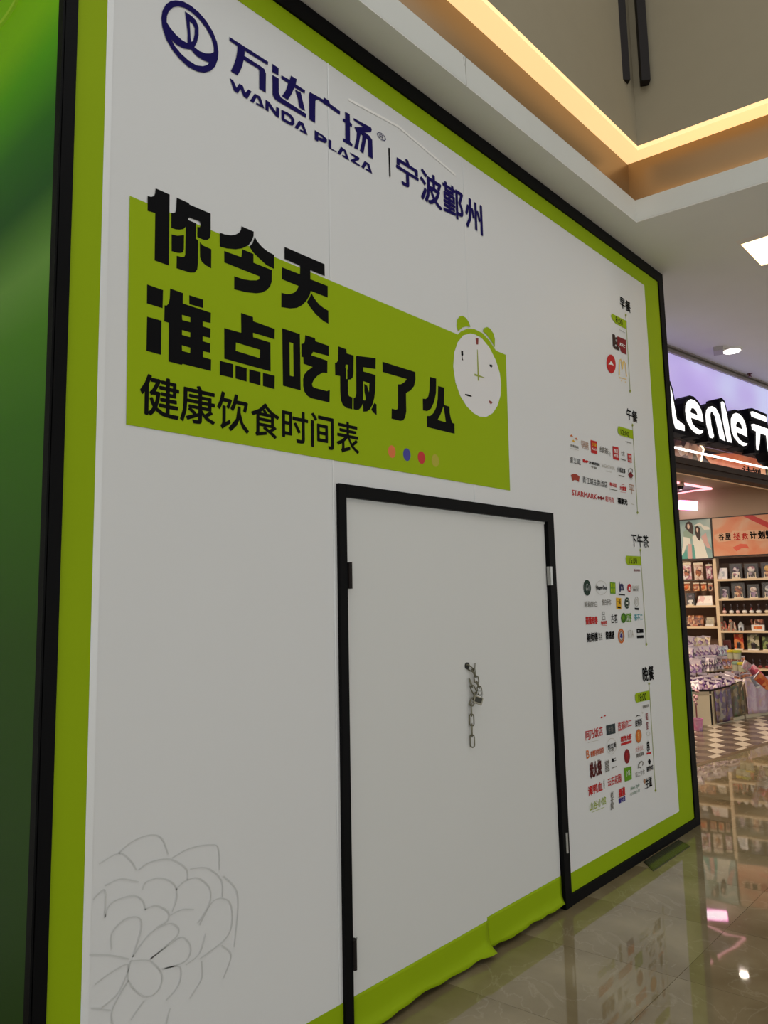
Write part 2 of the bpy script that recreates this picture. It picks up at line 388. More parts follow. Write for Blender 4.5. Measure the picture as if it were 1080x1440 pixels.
# round lamp and its driver box, small red sprinkler head
p = zat(1029, 491, ZC)
r = root('emergency_lamp', p, 'round white ceiling lamp with small grey box above the purple shop sign', 'lamp')
b = MB(Matrix.Translation(p)); b.lathe([(.10,0),(.10,-.012),(.085,-.022),(.0851,-.02)], seg=28); b.build('housing', mat('white_plastic', (.75,.72,.68), .4), r, smooth=False)
b = MB(Matrix.Translation(p)); b.lathe([(.078,-.0205),(.078,-.026),(.04,-.032)], seg=28); b.build('lens', mat('lamp_lens_glow', (1,.97,.9), .3, emit=7), r)
p2 = zat(1010, 490, ZC); b = MB(Matrix.Translation(p2) @ Matrix.Rotation(.3, 4, 'Z')); b.box(-.085,.085,-.045,.045,-.045,0); b.build('driver_box', mat('grey_plastic', (.42,.38,.36), .5), r, bev=.006)
b = MB(Matrix.Translation(p2) @ Matrix.Rotation(.3, 4, 'Z')); b.box(.085,.14,-.015,.015,-.02,0); b.build('bracket', MATS['grey_plastic'], r)
p = zat(1054, 525, ZC)
r = root('sprinkler_head', p, 'small dark red sprinkler head on the ceiling by the sign', 'sprinkler')
b = MB(Matrix.Translation(p)); b.lathe([(.03,0),(.03,-.008),(.012,-.01),(.012,-.03),(.022,-.036),(.022,-.04)], seg=12); b.build('head', mat('dark_red_metal', (.12,.02,.015), .4), r)
# hairline joint in the ceiling by the hoarding top, and scuffs on the fascia
pa, pb = zat(865, 345, ZC-.001), zat(885, 340, ZC-.001)
c = MB(); c.tube([pa, pb], .0025, 5); o = c.build('ceiling_crack', mat('crack_grey', (.30,.28,.25), .8), ceil)
sc_ = MB()
for q in (((655,80),(655,100),(656,122)), ((652,80),(653,92)), ((638,117),(643,118)), ((642,115),(645,121))):
    sc_.tube([zat(x, y, ZC-.0008) for x, y in q], .0016, 4)
sc_.build('scuff_mark', MATS['crack_grey'], ceil)
# walls of the mall around
back = MB(); back.box(22,22.1,-9.5,1,0,ZC); struct(back.build('wall_far_end', mat('far_wall_paint', (.55,.50,.44), .6)))
wf = MB(FR); wf.box(-15,-.6,0,.12,0,ZC); struct(wf.build('wall_back', PLASTER))
wf = MB(FR); wf.box(4.62,16.2,0,.12,0,ZC); struct(wf.build('wall_right', mat('neighbour_wall_panel', (.42,.36,.28), .5)))
# ------------------------------------------------------------------ the lime and white hoarding
HO = root('hoarding', (2.3, .05, 0), 'tall white printed hoarding with lime border, black frame and closed double door', 'hoarding')
WF = Matrix(((1,0,0,0),(0,1,0,0),(0,0,1,0),(0,0,0,1)))       # (u, depth, z): the wall plane itself
CX = .016                                                   # left corner
DX0, DX1, DZ = 1.136, 2.773, 2.064
sx = [CX, wl(148,300).x, wl(463,250).x, wl(655,350).x, HW]
zc_ = wl(140,473).z
def sheet(x0, x1, z0, z1, k): 
    b = MB(); b.box(x0, x1, .0003*(k%2), .018, z0, z1); b.build('board', WHITE, HO)
k = 0
for i in range(4):
    x0, x1 = sx[i], sx[i+1]
    sheet(x0, x1, zc_, HH-.002, k)
    k += 1
    if x1 <= DX0: sheet(x0, x1, 0, zc_, k)
    elif x0 < DX0: sheet(x0, DX0+.02, 0, DZ-.02, k); sheet(x0, x1, DZ-.02, zc_, k)
    elif x0 >= DX1: sheet(x0, x1, 0, zc_, k)
    else:
        sheet(x0, x1, DZ-.02, zc_, k)
        if x1 > DX1: sheet(DX1-.02, x1, 0, DZ-.02, k)
b = MB()
for x in (CX+.03, 1.10, 2.80, 4.5): b.box(x-.02, x+.02, .018, .06, 0, HH-.01)
b.box(CX+.05, HW-.05, .018, .05, HH-.06, HH-.02); b.build('timber_stud', mat('raw_timber', (.45,.32,.18), .7), HO)
# the return side on the left and the far end
SIDE = ramp_mat('green_side_print_and_reflection', [(0,(.018,.05,.004)),(.13,(.02,.06,.005)),(.335,(.03,.10,.004)),(.478,(.05,.19,.006)),(.543,(.085,.27,.013)),(.586,(.17,.38,.06)),(.612,(.09,.25,.03)),(.640,(.018,.115,.013)),(.69,(.032,.19,.013)),(.745,(.115,.48,.006)),(.785,(.28,.70,.002)),(1,(.34,.76,.002))], scale=(1,1,1/4.5), kind='axis', axis='Z', rough=.5, spec=.15)  # print colours by height, with the film's reflected light band painted in
b = MB(); b.box(CX+.004, CX+.03, .02, 3.2, 0, ZC-.01); b.build('side_board', SIDE, HO, 'dark green printed side board with lime top and painted reflection band')
b = MB(); b.box(HW-.03, HW-.001, .02, .75, 0, HH-.01); b.build('end_board', WHITE, HO)
b = MB(); b.tube([plane(x, y, Vector((1,0,0)), CX+.0025) for x, y in ((28,-6),(22,6),(14,19),(6,30),(-6,42))], .010, 6); b.build('leaf_line', mat('bright_lime_ink', (.45,.80,.02), .5), HO)
# black frame
Tk = .012
def bar(name, x0, x1, z0, z1, y0=-Tk, y1=.02, m=BLACK): b = MB(); b.box(x0,x1,y0,y1,z0,z1); return b.build(name, m, HO, bev=.0015)
bar('corner_post', CX, CX+.042, 0, HH)
b = MB(); b.box(CX-.004, CX+.004, -Tk, .022, 0, HH); b.build('corner_post', BLACK, HO)
ztb = wl(720,247).z; xrb = wl(918,400).x
xre = wl(956,860).x
bar('top_rail', CX+.042, HW, ztb, HH)
bar('end_post', xre, HW, 0, ztb)
zbb = wl(900,1196).z
bar('bottom_rail', DX1, xre, 0, wl(880,1209).z)
bar('bottom_rail', CX+.042, DX0, 0, .03)
# door frame
dxl = wl(485,800).x; dxr = wl(768,760).x; dzt = wl(620,716).z
bar('door_frame_post', DX0, dxl, 0, DZ, -.016)
bar('door_frame_post', dxr, DX1, 0, DZ, -.016)
bar('door_frame_rail', dxl, dxr, dzt, DZ, -.016)
# lime border
def strip(name, x0, x1, z0, z1, m=LIME, d=-.0012): b = MB(); b.box(x0,x1,d,d+.0011,z0,z1); return b.build(name, m, HO)
GL, GR, GT, GB = .162, 4.263, 3.856, .155
strip('lime_border', CX+.04, GL, .03, ztb)
strip('lime_border', GL, GR, GT, ztb)
strip('lime_border', GR, xre, .03, ztb)
strip('lime_border', GL, DX0, .03, GB)
strip('lime_border', DX1, GR, .03, GB)
# film overlaps that show as faint lighter lines
OV = mat('white_film_overlap', (.79,.80,.81), .22)
for x, w_ in ((sx[1], .022), (sx[2], .008), (sx[3], .006)):
    z1 = GT
    strip('film_overlap', x-w_/2, x+w_/2, .16 if x < DX0 else (DZ+.002 if x < DX1 else .16), z1, OV, -.0016)
for pts in (((490,140),(560,178),(640,246)),):
    b = MB(); q = [wl(x, y) for x, y in pts]
    for a, c in zip(q, q[1:]): b.add([(a.x,-.002,a.z-.006),(c.x,-.002,c.z-.006),(c.x,-.002,c.z+.006),(a.x,-.002,a.z+.006)], [(0,1,2,3)])
    b.build('film_glint', mat('painted_film_glint', (.93,.92,.90), .15), HO)  # pale streak standing in for light caught on the film
# door leaves
xm = wl(672,900).x
def leaf(x0, x1, z0, y, lx, hinge_px, film):
    b = MB(); b.box(x0, x1, y, y+.035, z0, dzt-.012); d = b.build('door_leaf', WHITE2, HO, bev=.002)
    return d
L1 = leaf(dxl+.004, xm-.0015, .045, .002, 0, 0, 0); L2 = leaf(xm+.0015, dxr-.004, .045, .006, 0, 0, 0)
def flap(x0, x1, ztop, zbot, y, flare, parent, seed):
    rnd = random.Random(seed); n = 26; rows = 9; vs = []; fs = []
    for i in range(n+1):
        u = i/n; x = x0+(x1-x0)*u; jit = .002*math.sin(u*11+seed)+.0012*math.sin(u*31+seed*2)+rnd.uniform(-.0008,.0008)
        for j in range(rows+1):
            t = j/rows; z = ztop+(zbot+jit*2-ztop)*t
            k = max(0, (t-.62)/.38); yy = y-.0015-(flare(u)*(1+.10*math.sin(u*19+seed)))*k*k
            vs.append((x, yy, z))
    for i in range(n):
        for j in range(rows): a = i*(rows+1)+j; fs.append((a, a+1, a+rows+2, a+rows+1))
    b = MB(); b.add(vs, fs); o = b.build('lime_bottom_film', LIME, parent)
    for p in o.data.polygons: p.use_smooth = True
    sm = o.modifiers.new('t', 'SOLIDIFY'); sm.thickness = .0008
    return o
zl = wl(600,1348).z; zr = wl(740,1262).z
flap(dxl+.004, xm+.004, wl(600,1343.5).z, .024, .002, lambda u: .016+.028*max(0,(u-.88)/.12)+.003*math.sin(u*9), L1, 3)
flap(xm+.002, dxr-.002, wl(740,1260).z, .030, .006, lambda u: .016*min(1,u*2.2+.1), L2, 8)
b = MB(); b.box(dxl+.01, xm-.002, -.003, -.0005, dzt-.05, dzt-.046); 
b = MB(); b.box(dxl, dxr, .004, .03, dzt-.012, dzt); b.build('door_head_strip', WHITE2, HO)
# hinges
def hinge(px, y0, y1, leafo, dark, side):
    a, c = wl(px, y0), wl(px, y1); h = MB()
    h.box(a.x-.012*(side > 0)-.002, a.x+.012*(side < 0)+.002, -.014, .0, c.z, a.z); h.tube([(a.x,-.018,c.z),(a.x,-.018,a.z)], .008, 10)
    h.build('hinge', DARKM if dark else STEEL, leafo, 'dark hinge knuckle' if dark else 'shiny steel hinge')
hinge(488, 791, 828, L1, True, -1); hinge(494, 1320, 1362, L1, True, -1)
hinge(770.5, 797, 823, L2, False, 1); hinge(792, 1170, 1199, L2, False, 1)
b = MB()
for pts in (((493,793),(489,812),(492,828)), ((491,828),(488,810),(487,796)), ((502,1318),(498,1338),(496,1358))):
    b.tube([wl(x, y, -.002) for x, y in pts], .0018, 4)
b.build('tape_scrap', mat('grey_tape', (.30,.30,.28), .5), L1)['kind'] = 'stuff'
# small foot behind the far end
b = MB(); q = zat(988,1146,0); b.add([(HW,.03,0),(HW+.20,.10,0),(HW+.20,.14,0),(HW,.14,0),(HW,.03,.45),(HW,.14,.45)], [(0,1,2,3),(0,4,1),(3,2,5),(1,4,5,2),(0,3,5,4)]); b.build('foot', BLACK, HO)

# ------------------------------------------------------------------ printed artwork, traced onto the wall plane
def P(ox, oy, sc_, pts): return [((lambda v: (v.x, v.z))(wl(ox+x/sc_, oy+y/sc_))) for x, y in pts]
def art(name, m, o, polys, d=-.0022, lab=None, grow=0.):
    return shape(name, m, HO, [P(*o, p) for p in polys], WF, depth=d, grow=grow, lab=lab)
shape('headline_block', LIMEB, HO, [P(0,0,1,[(182,275.5),(711,499),(717,690),(177,597)])], WF, depth=-.0018)
o1 = (200,260,10.8)
art('headline_character', INK, o1, [[(200,55),(412,150),(402,1230),(182,1150),(192,432),(75,398),(78,172),(130,185),(175,172),(192,130)],
 [(518,195),(705,280),(712,300),(1035,440),(1035,740),(1022,810),(985,840),(930,838),(830,795),(832,640),(870,645),(882,610),(875,565),(860,555),(710,497),(693,510),(695,535),(815,588),(812,820),(845,850),(842,1200),(830,1290),(790,1335),(720,1335),(515,1270),(518,1080),(600,1100),(635,1095),(648,1060),(655,640),(620,675),(560,685),(500,678),(435,655),(435,425),(465,432),(495,425),(510,380)],
 [(440,755),(530,775),(630,765),(628,980),(615,1025),(580,1038),(530,1035),(440,1010)],
 [(870,875),(920,925),(1045,980),(1043,1270),(960,1225),(900,1170),(872,1100)]])
o1 = (300,310,10.8)
art('headline_character', INK, o1, [[(90,185),(170,215),(260,228),(330,220),(385,190),(415,145),(422,90),(608,172),(605,240),(580,310),(530,380),(430,428),(330,442),(200,430),(92,400)],
 [(625,250),(660,320),(740,410),(830,480),(918,525),(918,740),(800,680),(680,570),(600,490),(540,400),(590,350)],
 [(160,465),(420,560),(435,440),(605,510),(605,645),(885,755),(882,930),(860,1000),(810,1060),(730,1100),(640,1110),(500,1095),(310,1050),(312,850),(450,895),(560,912),(650,912),(690,895),(700,855),(160,640)]])
o1 = (385,340,12)
art('headline_character', INK, o1, [[(175,88),(850,380),(855,580),(612,480),(612,635),(905,750),(905,945),(620,835),(600,905),(545,1000),(470,1075),(380,1120),(270,1130),(120,1105),(122,860),(200,885),(270,885),(340,860),(390,810),(412,750),(130,635),(130,430),(435,550),(438,405),(175,290)],
 [(630,870),(680,960),(760,1060),(850,1130),(915,1165),(918,1388),(830,1340),(700,1225),(610,1110),(552,1020),(600,940)]])
o1 = (200,390,10.29)
art('headline_character', INK, o1, [[(65,105),(298,188),(290,450),(62,380)], [(65,570),(275,630),(268,1125),(55,1065)],
 [(398,165),(585,230),(582,380),(990,515),(985,665),(872,640),(872,710),(985,745),(980,880),(870,855),(870,925),(982,960),(978,1095),(875,1070),(873,1155),(993,1190),(990,1358),(580,1255),(565,1270),(375,1220),(380,660),(312,640),(318,408),(350,410),(378,380),(392,310)],
 [(570,545),(690,580),(690,650),(575,620)], [(572,765),(690,800),(688,868),(572,835)], [(570,985),(690,1022),(688,1098),(572,1065)], [(675,260),(878,325),(876,448),(675,390)]])
o1 = (300,430,10.8)
art('headline_character', INK, o1, [[(415,110),(597,172),(600,235),(928,355),(925,512),(598,412),(600,480),(862,560),(865,1000),(160,805),(160,340),(418,412)], [(338,560),(705,672),(700,798),(335,685)],
 [(92,835),(297,888),(295,1100),(92,1050)], [(330,903),(503,952),(500,1155),(330,1105)], [(540,965),(712,1010),(710,1212),(540,1162)], [(747,1018),(928,1065),(925,1268),(747,1220)]])
o1 = (390,450,12)
art('headline_character', INK, o1, [[(75,140),(375,240),(388,1190),(88,1110)], [(200,378),(262,395),(268,955),(205,940)],
 [(465,255),(630,310),(638,360),(865,440),(862,610),(600,540),(565,595),(840,690),(838,895),(760,890),(680,935),(610,1010),(580,1080),(590,1125),(620,1145),(830,1200),(880,1180),(875,1395),(560,1320),(500,1280),(450,1210),(430,1120),(428,1000),(450,920),(500,860),(590,795),(435,740),(432,630),(400,620),(398,405),(430,400),(455,370)]])
o1 = (460,470,12)
art('headline_character', INK, o1, [[(182,205),(318,255),(325,325),(442,362),(440,670),(425,735),(390,765),(345,770),(348,1000),(365,1045),(422,1070),(420,1270),(320,1245),(260,1200),(225,1110),(215,960),(212,708),(130,692),(125,485),(155,480),(178,440)], [(308,515),(350,520),(345,585),(335,600),(335,755),(318,760),(315,590),(303,560)],
 [(482,365),(815,405),(812,590),(605,560),(605,630),(812,690),(810,940),(790,1080),(760,1190),(720,1265),(670,1305),(605,1310),(598,1170),(575,1225),(530,1275),(480,1278),(440,1268),(440,1080),(470,1065),(485,1000)], [(605,795),(708,830),(700,980),(670,870),(620,840),(622,960),(648,1100),(630,1120),(600,1110)],
 [(790,1160),(828,1185),(830,1368),(780,1330),(738,1275)]])
o1 = (530,490,9)
art('headline_character', INK, o1, [[(65,168),(482,300),(485,400),(465,480),(420,535),(365,565),(368,800),(355,870),(330,910),(290,918),(180,890),(182,762),(230,775),(255,770),(262,740),(262,455),(300,455),(340,430),(375,390),(68,300)]])
art('headline_character', INK, o1, [[(665,360),(747,382),(745,560),(720,680),(680,765),(630,795),(578,785),(575,635),(615,640),(645,610),(660,530)],
 [(770,475),(850,498),(848,620),(845,715),(915,738),(918,820),(935,900),(950,940),(978,955),(980,1082),(630,995),(628,855),(670,855),(710,820),(745,750),(765,640)], [(838,735),(845,770),(868,935),(765,905),(800,840)]])
# plaza logo and name in navy
art('logo_emblem', NAVY, (220,0,10.8), [[(290,8),(400,25),(520,90),(640,190),(750,320),(850,480),(915,640),(938,790),(930,900),(890,1010),(820,1080),(720,1108),(620,1090),(480,1020),(340,890),(230,750),(140,590),(85,420),(70,280),(90,160),(140,70),(210,20)],
 [(330,98),(430,125),(540,195),(650,300),(750,430),(830,580),(865,700),(868,795),(820,815),(740,815),(650,780),(570,720),(610,650),(637,540),(635,420),(600,320),(540,255),(428,175),(450,330),(470,520),(465,660),(380,610),(290,530),(200,420),(150,340),(155,250),(185,175),(250,115)],
 [(500,325),(550,370),(578,430),(575,530),(555,620),(530,640),(515,590)], [(220,605),(300,680),(400,735),(470,752),(520,755),(600,850),(700,915),(800,955),(770,990),(700,1010),(600,995),(480,920),(370,820),(280,710)]])
o1 = (315,45,9)
art('logo_character', NAVY, o1, [[(65,65),(555,380),(550,422),(260,240),(255,305),(450,430),(505,470),(527,530),(525,772),(443,720),(442,490),(425,465),(245,355),(230,430),(205,490),(168,552),(82,498),(120,420),(150,330),(165,240),(168,180),(65,110)]])
art('logo_character', NAVY, o1, [[(608,405),(688,460),(686,552),(608,508)], [(608,545),(690,592),(690,770),(715,830),(1037,1040),(1035,1090),(680,880),(640,850),(612,800)],
 [(722,548),(826,608),(845,555),(918,600),(905,665),(1022,742),(1018,780),(888,705),(850,790),(805,862),(730,815),(780,740),(808,650),(722,590)], [(895,732),(968,770),(1022,1000),(950,958),(930,840)]])
o1 = (425,120,8.31)
art('logo_character', NAVY, o1, [[(85,80),(245,170),(250,142),(312,185),(318,215),(440,305),(437,348),(185,170),(158,170),(150,190),(148,443),(80,400),(78,100)]])
art('logo_character', NAVY, o1, [[(498,310),(552,342),(555,435),(580,455),(577,490),(555,480),(556,660),(585,690),(582,720),(475,655),(475,620),(500,632),(500,440),(470,418),(472,388),(498,400)],
 [(598,385),(800,495),(810,520),(800,550),(725,550),(780,590),(815,640),(822,865),(768,830),(765,640),(745,620),(712,800),(670,770),(695,650),(700,590),(680,570),(645,755),(603,735),(630,620),(635,550),(605,490),(710,490),(598,410)]])
for pl_ in ([[(142,525),(240,585),(285,630),(285,670),(260,675),(185,640),(182,660),(142,638)],[(185,575),(225,600),(240,625),(185,605)]], [[(300,628),(337,648),(337,740),(400,775),(395,785),(310,740),(300,720)]],
    [[(450,718),(505,760),(545,880),(460,828),(468,810),(505,835),(482,770),(470,770),(440,815),(408,795)]], [[(555,785),(665,848),(660,875),(610,890),(672,935),(665,950),(560,885),(565,870),(615,850),(560,805)]], [[(725,885),(780,920),(815,1035),(732,985),(740,970),(775,990),(755,930),(745,930),(715,978),(685,955)]]):
    art('logo_letter', NAVY, o1, pl_)
art('divider_line', INK, o1, [[(1003,733),(1018,735),(1030,1070),(1014,1070)]])
for pl_ in ([[(68,90),(115,125),(155,215),(190,160),(235,190),(265,275),(305,235),(345,262),(292,355),(245,325),(205,230),(172,285),(122,250)]], [[(385,288),(455,325),(508,480),(400,420),(405,400),(455,425),(425,345),(405,340),(370,405),(325,378)]],
    [[(522,365),(568,392),(655,520),(657,452),(697,475),(695,598),(650,570),(562,445),(560,515),(520,490)]], [[(722,490),(800,525),(860,570),(888,620),(888,670),(865,692),(830,685),(725,620)],[(762,545),(810,570),(845,610),(850,640),(830,645),(762,608)]],
    [[(945,628),(1000,660),(1055,812),(955,758),(962,740),(1010,765),(975,690),(965,688),(930,740),(890,715)]]):
    art('logo_letter', NAVY, (315,100,9), pl_)
def text(body, x0, y0, x1, y1, m=INK, name='printed_lettering', weight=.0, d=-.0026, o=(0,0,1), slant=0., space=1.):
    """x0, y0: left end's top corner; x1, y1: right end's bottom corner"""
    a = wl(o[0]+x0/o[2], o[1]+y0/o[2]); c = wl(o[0]+x1/o[2], o[1]+y1/o[2])
    return shape(name, m, HO, None, WF, depth=d, body=body, rect=(a.x, c.z, c.x, a.z), weight=weight, slant=slant, space=space)
text('®', 529.5, 183, 542.5, 201.5, NAVY)
def cjk(s, cols, m, weight, name, o):
    for ch, (xa, ya, xb, yb) in zip(s, cols): text(ch, xa, ya, xb, yb, m, name, weight, o=o)
cjk('宁波鄞州', [(122,112,346,522),(362,255,582,694),(592,388,802,812),(818,545,996,948)], NAVY, .022, 'place_name_character', (540,200,7.2))
cjk('健康饮', [(52,30,406,478),(432,122,750,540),(780,200,1072,608)], INK, .016, 'tagline_character', (190,520,6.75))
cjk('食时间表', [(20,25,283,392),(315,92,556,440),(588,138,800,494),(830,205,1040,540)], INK, .016, 'tagline_character', (350,560,6.75))
# alarm clock
ck = (630,440,9)
CW = mat('white_clock_print', (.76,.75,.76), .35)
art('clock_ring', LIMEB, ck, [[(110,300),(120,275),(160,235),(240,200),(330,205),(430,255),(520,350),(600,475),(610,540),(560,500),(400,300),(275,262),(190,285),(110,380)]], d=-.0020)
art('clock_bell', LIMEB, ck, [[(125,235),(105,170),(112,90),(140,45),(180,38),(225,65),(260,120),(280,180),(230,172),(180,185),(145,215)]])
art('clock_bell', LIMEB, ck, [[(435,235),(450,195),(490,178),(530,200),(570,260),(590,330),(588,435),(540,350),(480,270)]])
art('clock_face', CW, ck, [[(275,262),(340,275),(430,330),(520,440),(600,600),(650,760),(668,900),(660,1050),(620,1180),(560,1270),(480,1318),(400,1315),(320,1270),(230,1180),(150,1050),(90,880),(62,680),(75,500),(120,370),(190,285)]])
GH = mat('olive_gold_ink', (.30,.36,.03), .4); RD = mat('dark_red_ink', (.22,.02,.02), .4)
art('clock_hand', GH, ck, [[(362,465),(370,465),(386,780),(390,860),(372,860),(368,780)]], d=-.0027)
art('clock_hand', GH, ck, [[(330,770),(400,795),(470,825),(400,815),(328,795)]], d=-.0028)
art('hour_mark', RD, ck, [[(343,322),(380,322),(377,402),(355,402)]], d=-.0027)
art('hour_mark', INK, ck, [[(160,478),(185,482),(188,535),(178,548),(180,580),(188,602),(165,598),(172,580),(170,545),(162,535)]], d=-.0027)
art('hour_mark', INK, ck, [[(518,655),(545,655),(562,672),(545,695),(525,680)]], d=-.0027)
art('hour_mark', INK, ck, [[(210,1025),(260,1035),(298,1055),(290,1065),(245,1055),(212,1040)]], d=-.0027)
art('hour_mark', RD, ck, [[(512,1108),(545,1120),(558,1135),(540,1160),(518,1140)]], d=-.0027)
def ell(cx, cy, rx, ry, n=20, sk=0.): return [(cx+rx*math.cos(a), cy+ry*math.sin(a)+sk*rx*math.cos(a)) for a in [2*math.pi*i/n for i in range(n)]]
for (x, y, c, nm) in ((398,775,(.72,.16,.03),'orange_ink'), (474,790,(.03,.03,.30),'blue_ink'), (548,805,(.55,.005,.01),'red_ink'), (618,820,(.42,.38,.01),'ochre_ink')):
    art('coloured_dot', mat(nm, c, .4), (440,420,3.6), [ell(x, y, 19, 32, sk=.2)])
# faint printed flower outline at the bottom left
FLW = mat('pale_grey_line_ink', (.60,.61,.605), .4)
fb = MB()
for ln in ([(240,215),(310,155),(400,122),(460,140),(490,220)], [(140,270),(240,215),(300,250),(330,300)], [(510,240),(600,190),(700,172),(745,190),(750,300)], [(340,300),(400,260),(500,245),(580,290),(590,350)], [(360,400),(380,360),(450,340),(520,370),(535,440),(510,510)],
    [(530,400),(570,360),(640,340),(700,390),(700,470),(640,570)], [(600,295),(690,290),(760,350),(765,440)], [(770,330),(830,390),(845,480),(825,690)], [(650,580),(720,455),(800,460),(815,560),(780,650),(650,750)], [(170,540),(200,470),(300,430),(360,450),(375,500)],
    [(370,500),(430,480),(490,510),(485,560),(430,590)], [(205,700),(205,620),(270,550),(340,540),(355,600),(310,740)], [(310,740),(400,620),(500,570),(545,600),(520,650),(400,750)], [(400,750),(480,690),(560,640),(605,690),(580,760),(470,800)],
    [(300,760),(290,860),(370,940),(440,910),(460,830),(400,760),(300,760)], [(460,800),(550,790),(545,880),(480,960)], [(660,760),(660,850),(600,950)], [(760,680),(810,730),(770,850)], [(90,730),(190,730),(290,750)], [(120,880),(200,820),(290,780),(240,920),(150,1000)],
    [(100,1000),(200,1010)], [(290,860),(210,1000),(210,1080)], [(370,960),(300,1060)], [(500,1000),(480,1080)], [(620,500),(560,500),(500,530)], [(680,620),(650,720),(580,780)], [(170,380),(250,345),(340,360)], [(110,450),(170,400),(170,540)]):
    pts = [Vector(p) for p in ln]; sm = []
    for i in range(len(pts)-1):
        p_, a, c, n_ = pts[max(i-1,0)], pts[i], pts[i+1], pts[min(i+2,len(pts)-1)]
        for k in range(5):
            t = k/5; sm.append(.5*((2*a)+(c-p_)*t+(2*p_-5*a+4*c-n_)*t*t+(3*a-p_-3*c+n_)*t*t*t))
    sm.append(pts[-1]); W3 = [wl(100+p.x/3.6, 1140+p.y/3.6) for p in sm]
    for a, c in zip(W3, W3[1:]):
        t = (c-a).normalized(); n_ = Vector((-t.z,0,t.x))*.0018
        fb.add([a-n_+Vector((0,-.0021,0)), c-n_+Vector((0,-.0021,0)), c+n_+Vector((0,-.0021,0)), a+n_+Vector((0,-.0021,0))], [(0,1,2,3)])
fb.build('flower_outline', FLW, HO, 'pale grey flower line drawing')['kind'] = 'stuff'
# ------------------------------------------------------------------ timetable column with the eateries' marks
MRED = mat('print_red', (.50,.02,.02), .6, spec=.15); MMAR = mat('print_maroon', (.22,.015,.02), .6, spec=.15); MYEL = mat('print_yellow', (.75,.42,.02), .6, spec=.15); MPALE = mat('print_pale_gold', (.78,.55,.20), .6, spec=.15)
MGRY = mat('print_grey', (.20,.19,.17), .6, spec=.15); MLG = mat('print_light_grey', (.50,.48,.42), .6, spec=.15); MGRN = mat('print_green', (.12,.30,.01), .6, spec=.15); MDGN = mat('print_dark_green', (.02,.045,.03), .6, spec=.15)
MORG = mat('print_orange', (.62,.16,.03), .6, spec=.15); MBLU = mat('print_blue', (.04,.03,.22), .6, spec=.15); MCYN = mat('print_cyan', (.08,.33,.38), .6, spec=.15); MBRN = mat('print_brown', (.38,.20,.12), .6, spec=.15); MPNK = mat('print_pink', (.60,.20,.17), .6, spec=.15)
MSAG = mat('print_sage', (.16,.27,.20), .6, spec=.15); MSLT = mat('print_dark_slate', (.03,.045,.05), .6, spec=.15); MWHT = mat('print_white', (.80,.79,.76), .6, spec=.15)
def emb(m, o, polys, d=-.0022): return art('printed_emblem', m, o, polys, d=d)
def bxs(m, o, *qs):
    for x0, y0, x1, y1, sl in qs: emb(m, o, [[(x0,y0),(x1,y0+sl),(x1,y1+sl),(x0,y1)]])
def timeline(o, a, c, w):
    emb(GH, o, [[(a[0]-w/2,a[1]),(a[0]+w/2,a[1]),(c[0]+w/2,c[1]),(c[0]-w/2,c[1])]]); 
    for p in (a, c): emb(GH, o, [[(p[0]-3*w,p[1]),(p[0],p[1]-5*w),(p[0]+3*w,p[1]),(p[0],p[1]+5*w)]])
# breakfast
o = (845,400,9)
text('早餐', 235,145,375,365, INK, weight=.02, o=o)
emb(LIMEB, o, [[(135,368),(322,463),(322,568),(180,492),(143,440),(125,400)]]); text('8:00', 180,402,272,527, INK, weight=.01, o=o)
text('早餐时间', 225,566,302,618, MGRY, weight=.02, o=o)
timeline(o, (312,388), (368,1350), 4.5)
emb(MMAR, o, [[(205,655),(315,703),(320,890),(255,857),(230,790),(205,770)]]); text('KFC', 232,735,306,812, MWHT, weight=.03, o=o, d=-.003, slant=.25)
emb(mat('print_dark_brown', (.045,.022,.018), .6, spec=.15), o, [[(142,625),(175,640),(178,672),(200,668),(208,770),(225,800),(228,838),(168,812),(148,780)], [(182,690),(196,700),(194,730),(184,720)], [(178,760),(195,765),(190,790),(176,780)]])
emb(MRED, o, [ell(126,1006,58,118,20,.25)]); emb(MWHT, o, [[(88,1012),(108,995),(118,972),(136,982),(146,1008),(162,1028),(130,1018)]], d=-.003)
emb(MPALE, o, [[(222,1150),(228,960),(248,938),(268,985),(288,955),(310,1000),(328,1168),(316,1165),(302,1010),(290,975),(276,1075),(264,1075),(250,965),(240,960),(236,1152)]])
bxs(MPALE, o, (225,1170,322,1180,28)); bxs(MPALE, o, (250,1215,262,1225,4), (300,1228,318,1238,4))
# lunch
o = (780,400,4.233)
text('午餐', 425,735,492,825, INK, weight=.02, o=o)
emb(LIMEB, o, [[(378,843),(464,868),(466,920),(392,900),(376,885),(373,860)]]); text('12:00', 390,862,440,908, INK, weight=.01, o=o)
timeline(o, (462,838), (492,1358), 2.1)
o = (790,600,9.82)
text('午餐时间', 875,195,958,242, MGRY, weight=.02, o=o)
emb(MORG, o, [[(105,130),(130,108),(155,142)],[(175,170),(195,150),(218,188)]]); emb(MYEL, o, [[(132,200),(160,182),(182,218)]])
text('珍粤海味', 115,240,228,308, MGRY, weight=.02, o=o); bxs(MLG, o, (115,298,228,304,27))
text('锅膳', 260,185,368,325, MBRN, o=o); emb(MRED, o, [[(393,183),(482,207),(487,382),(402,360)]]); text('小龙', 408,215,475,280, MYEL, weight=.03, o=o, d=-.003); text('KAO', 415,290,475,335, MWHT, weight=.02, o=o, d=-.003)
text('绿茶', 520,268,645,385, MGRY, weight=.015, o=o); text('餐厅', 648,340,672,412, MGRY, o=o)
emb(MRED, o, [[(697,268),(778,287),(787,468),(706,448)]]); text('西贝', 712,305,772,372, MWHT, weight=.03, o=o, d=-.003); text('村面', 714,372,774,430, MWHT, weight=.02, o=o, d=-.003)
text('七欣', 812,328,866,412, MGRY, weight=.01, o=o); bxs(MGRY, o, (810,438,880,452,22))
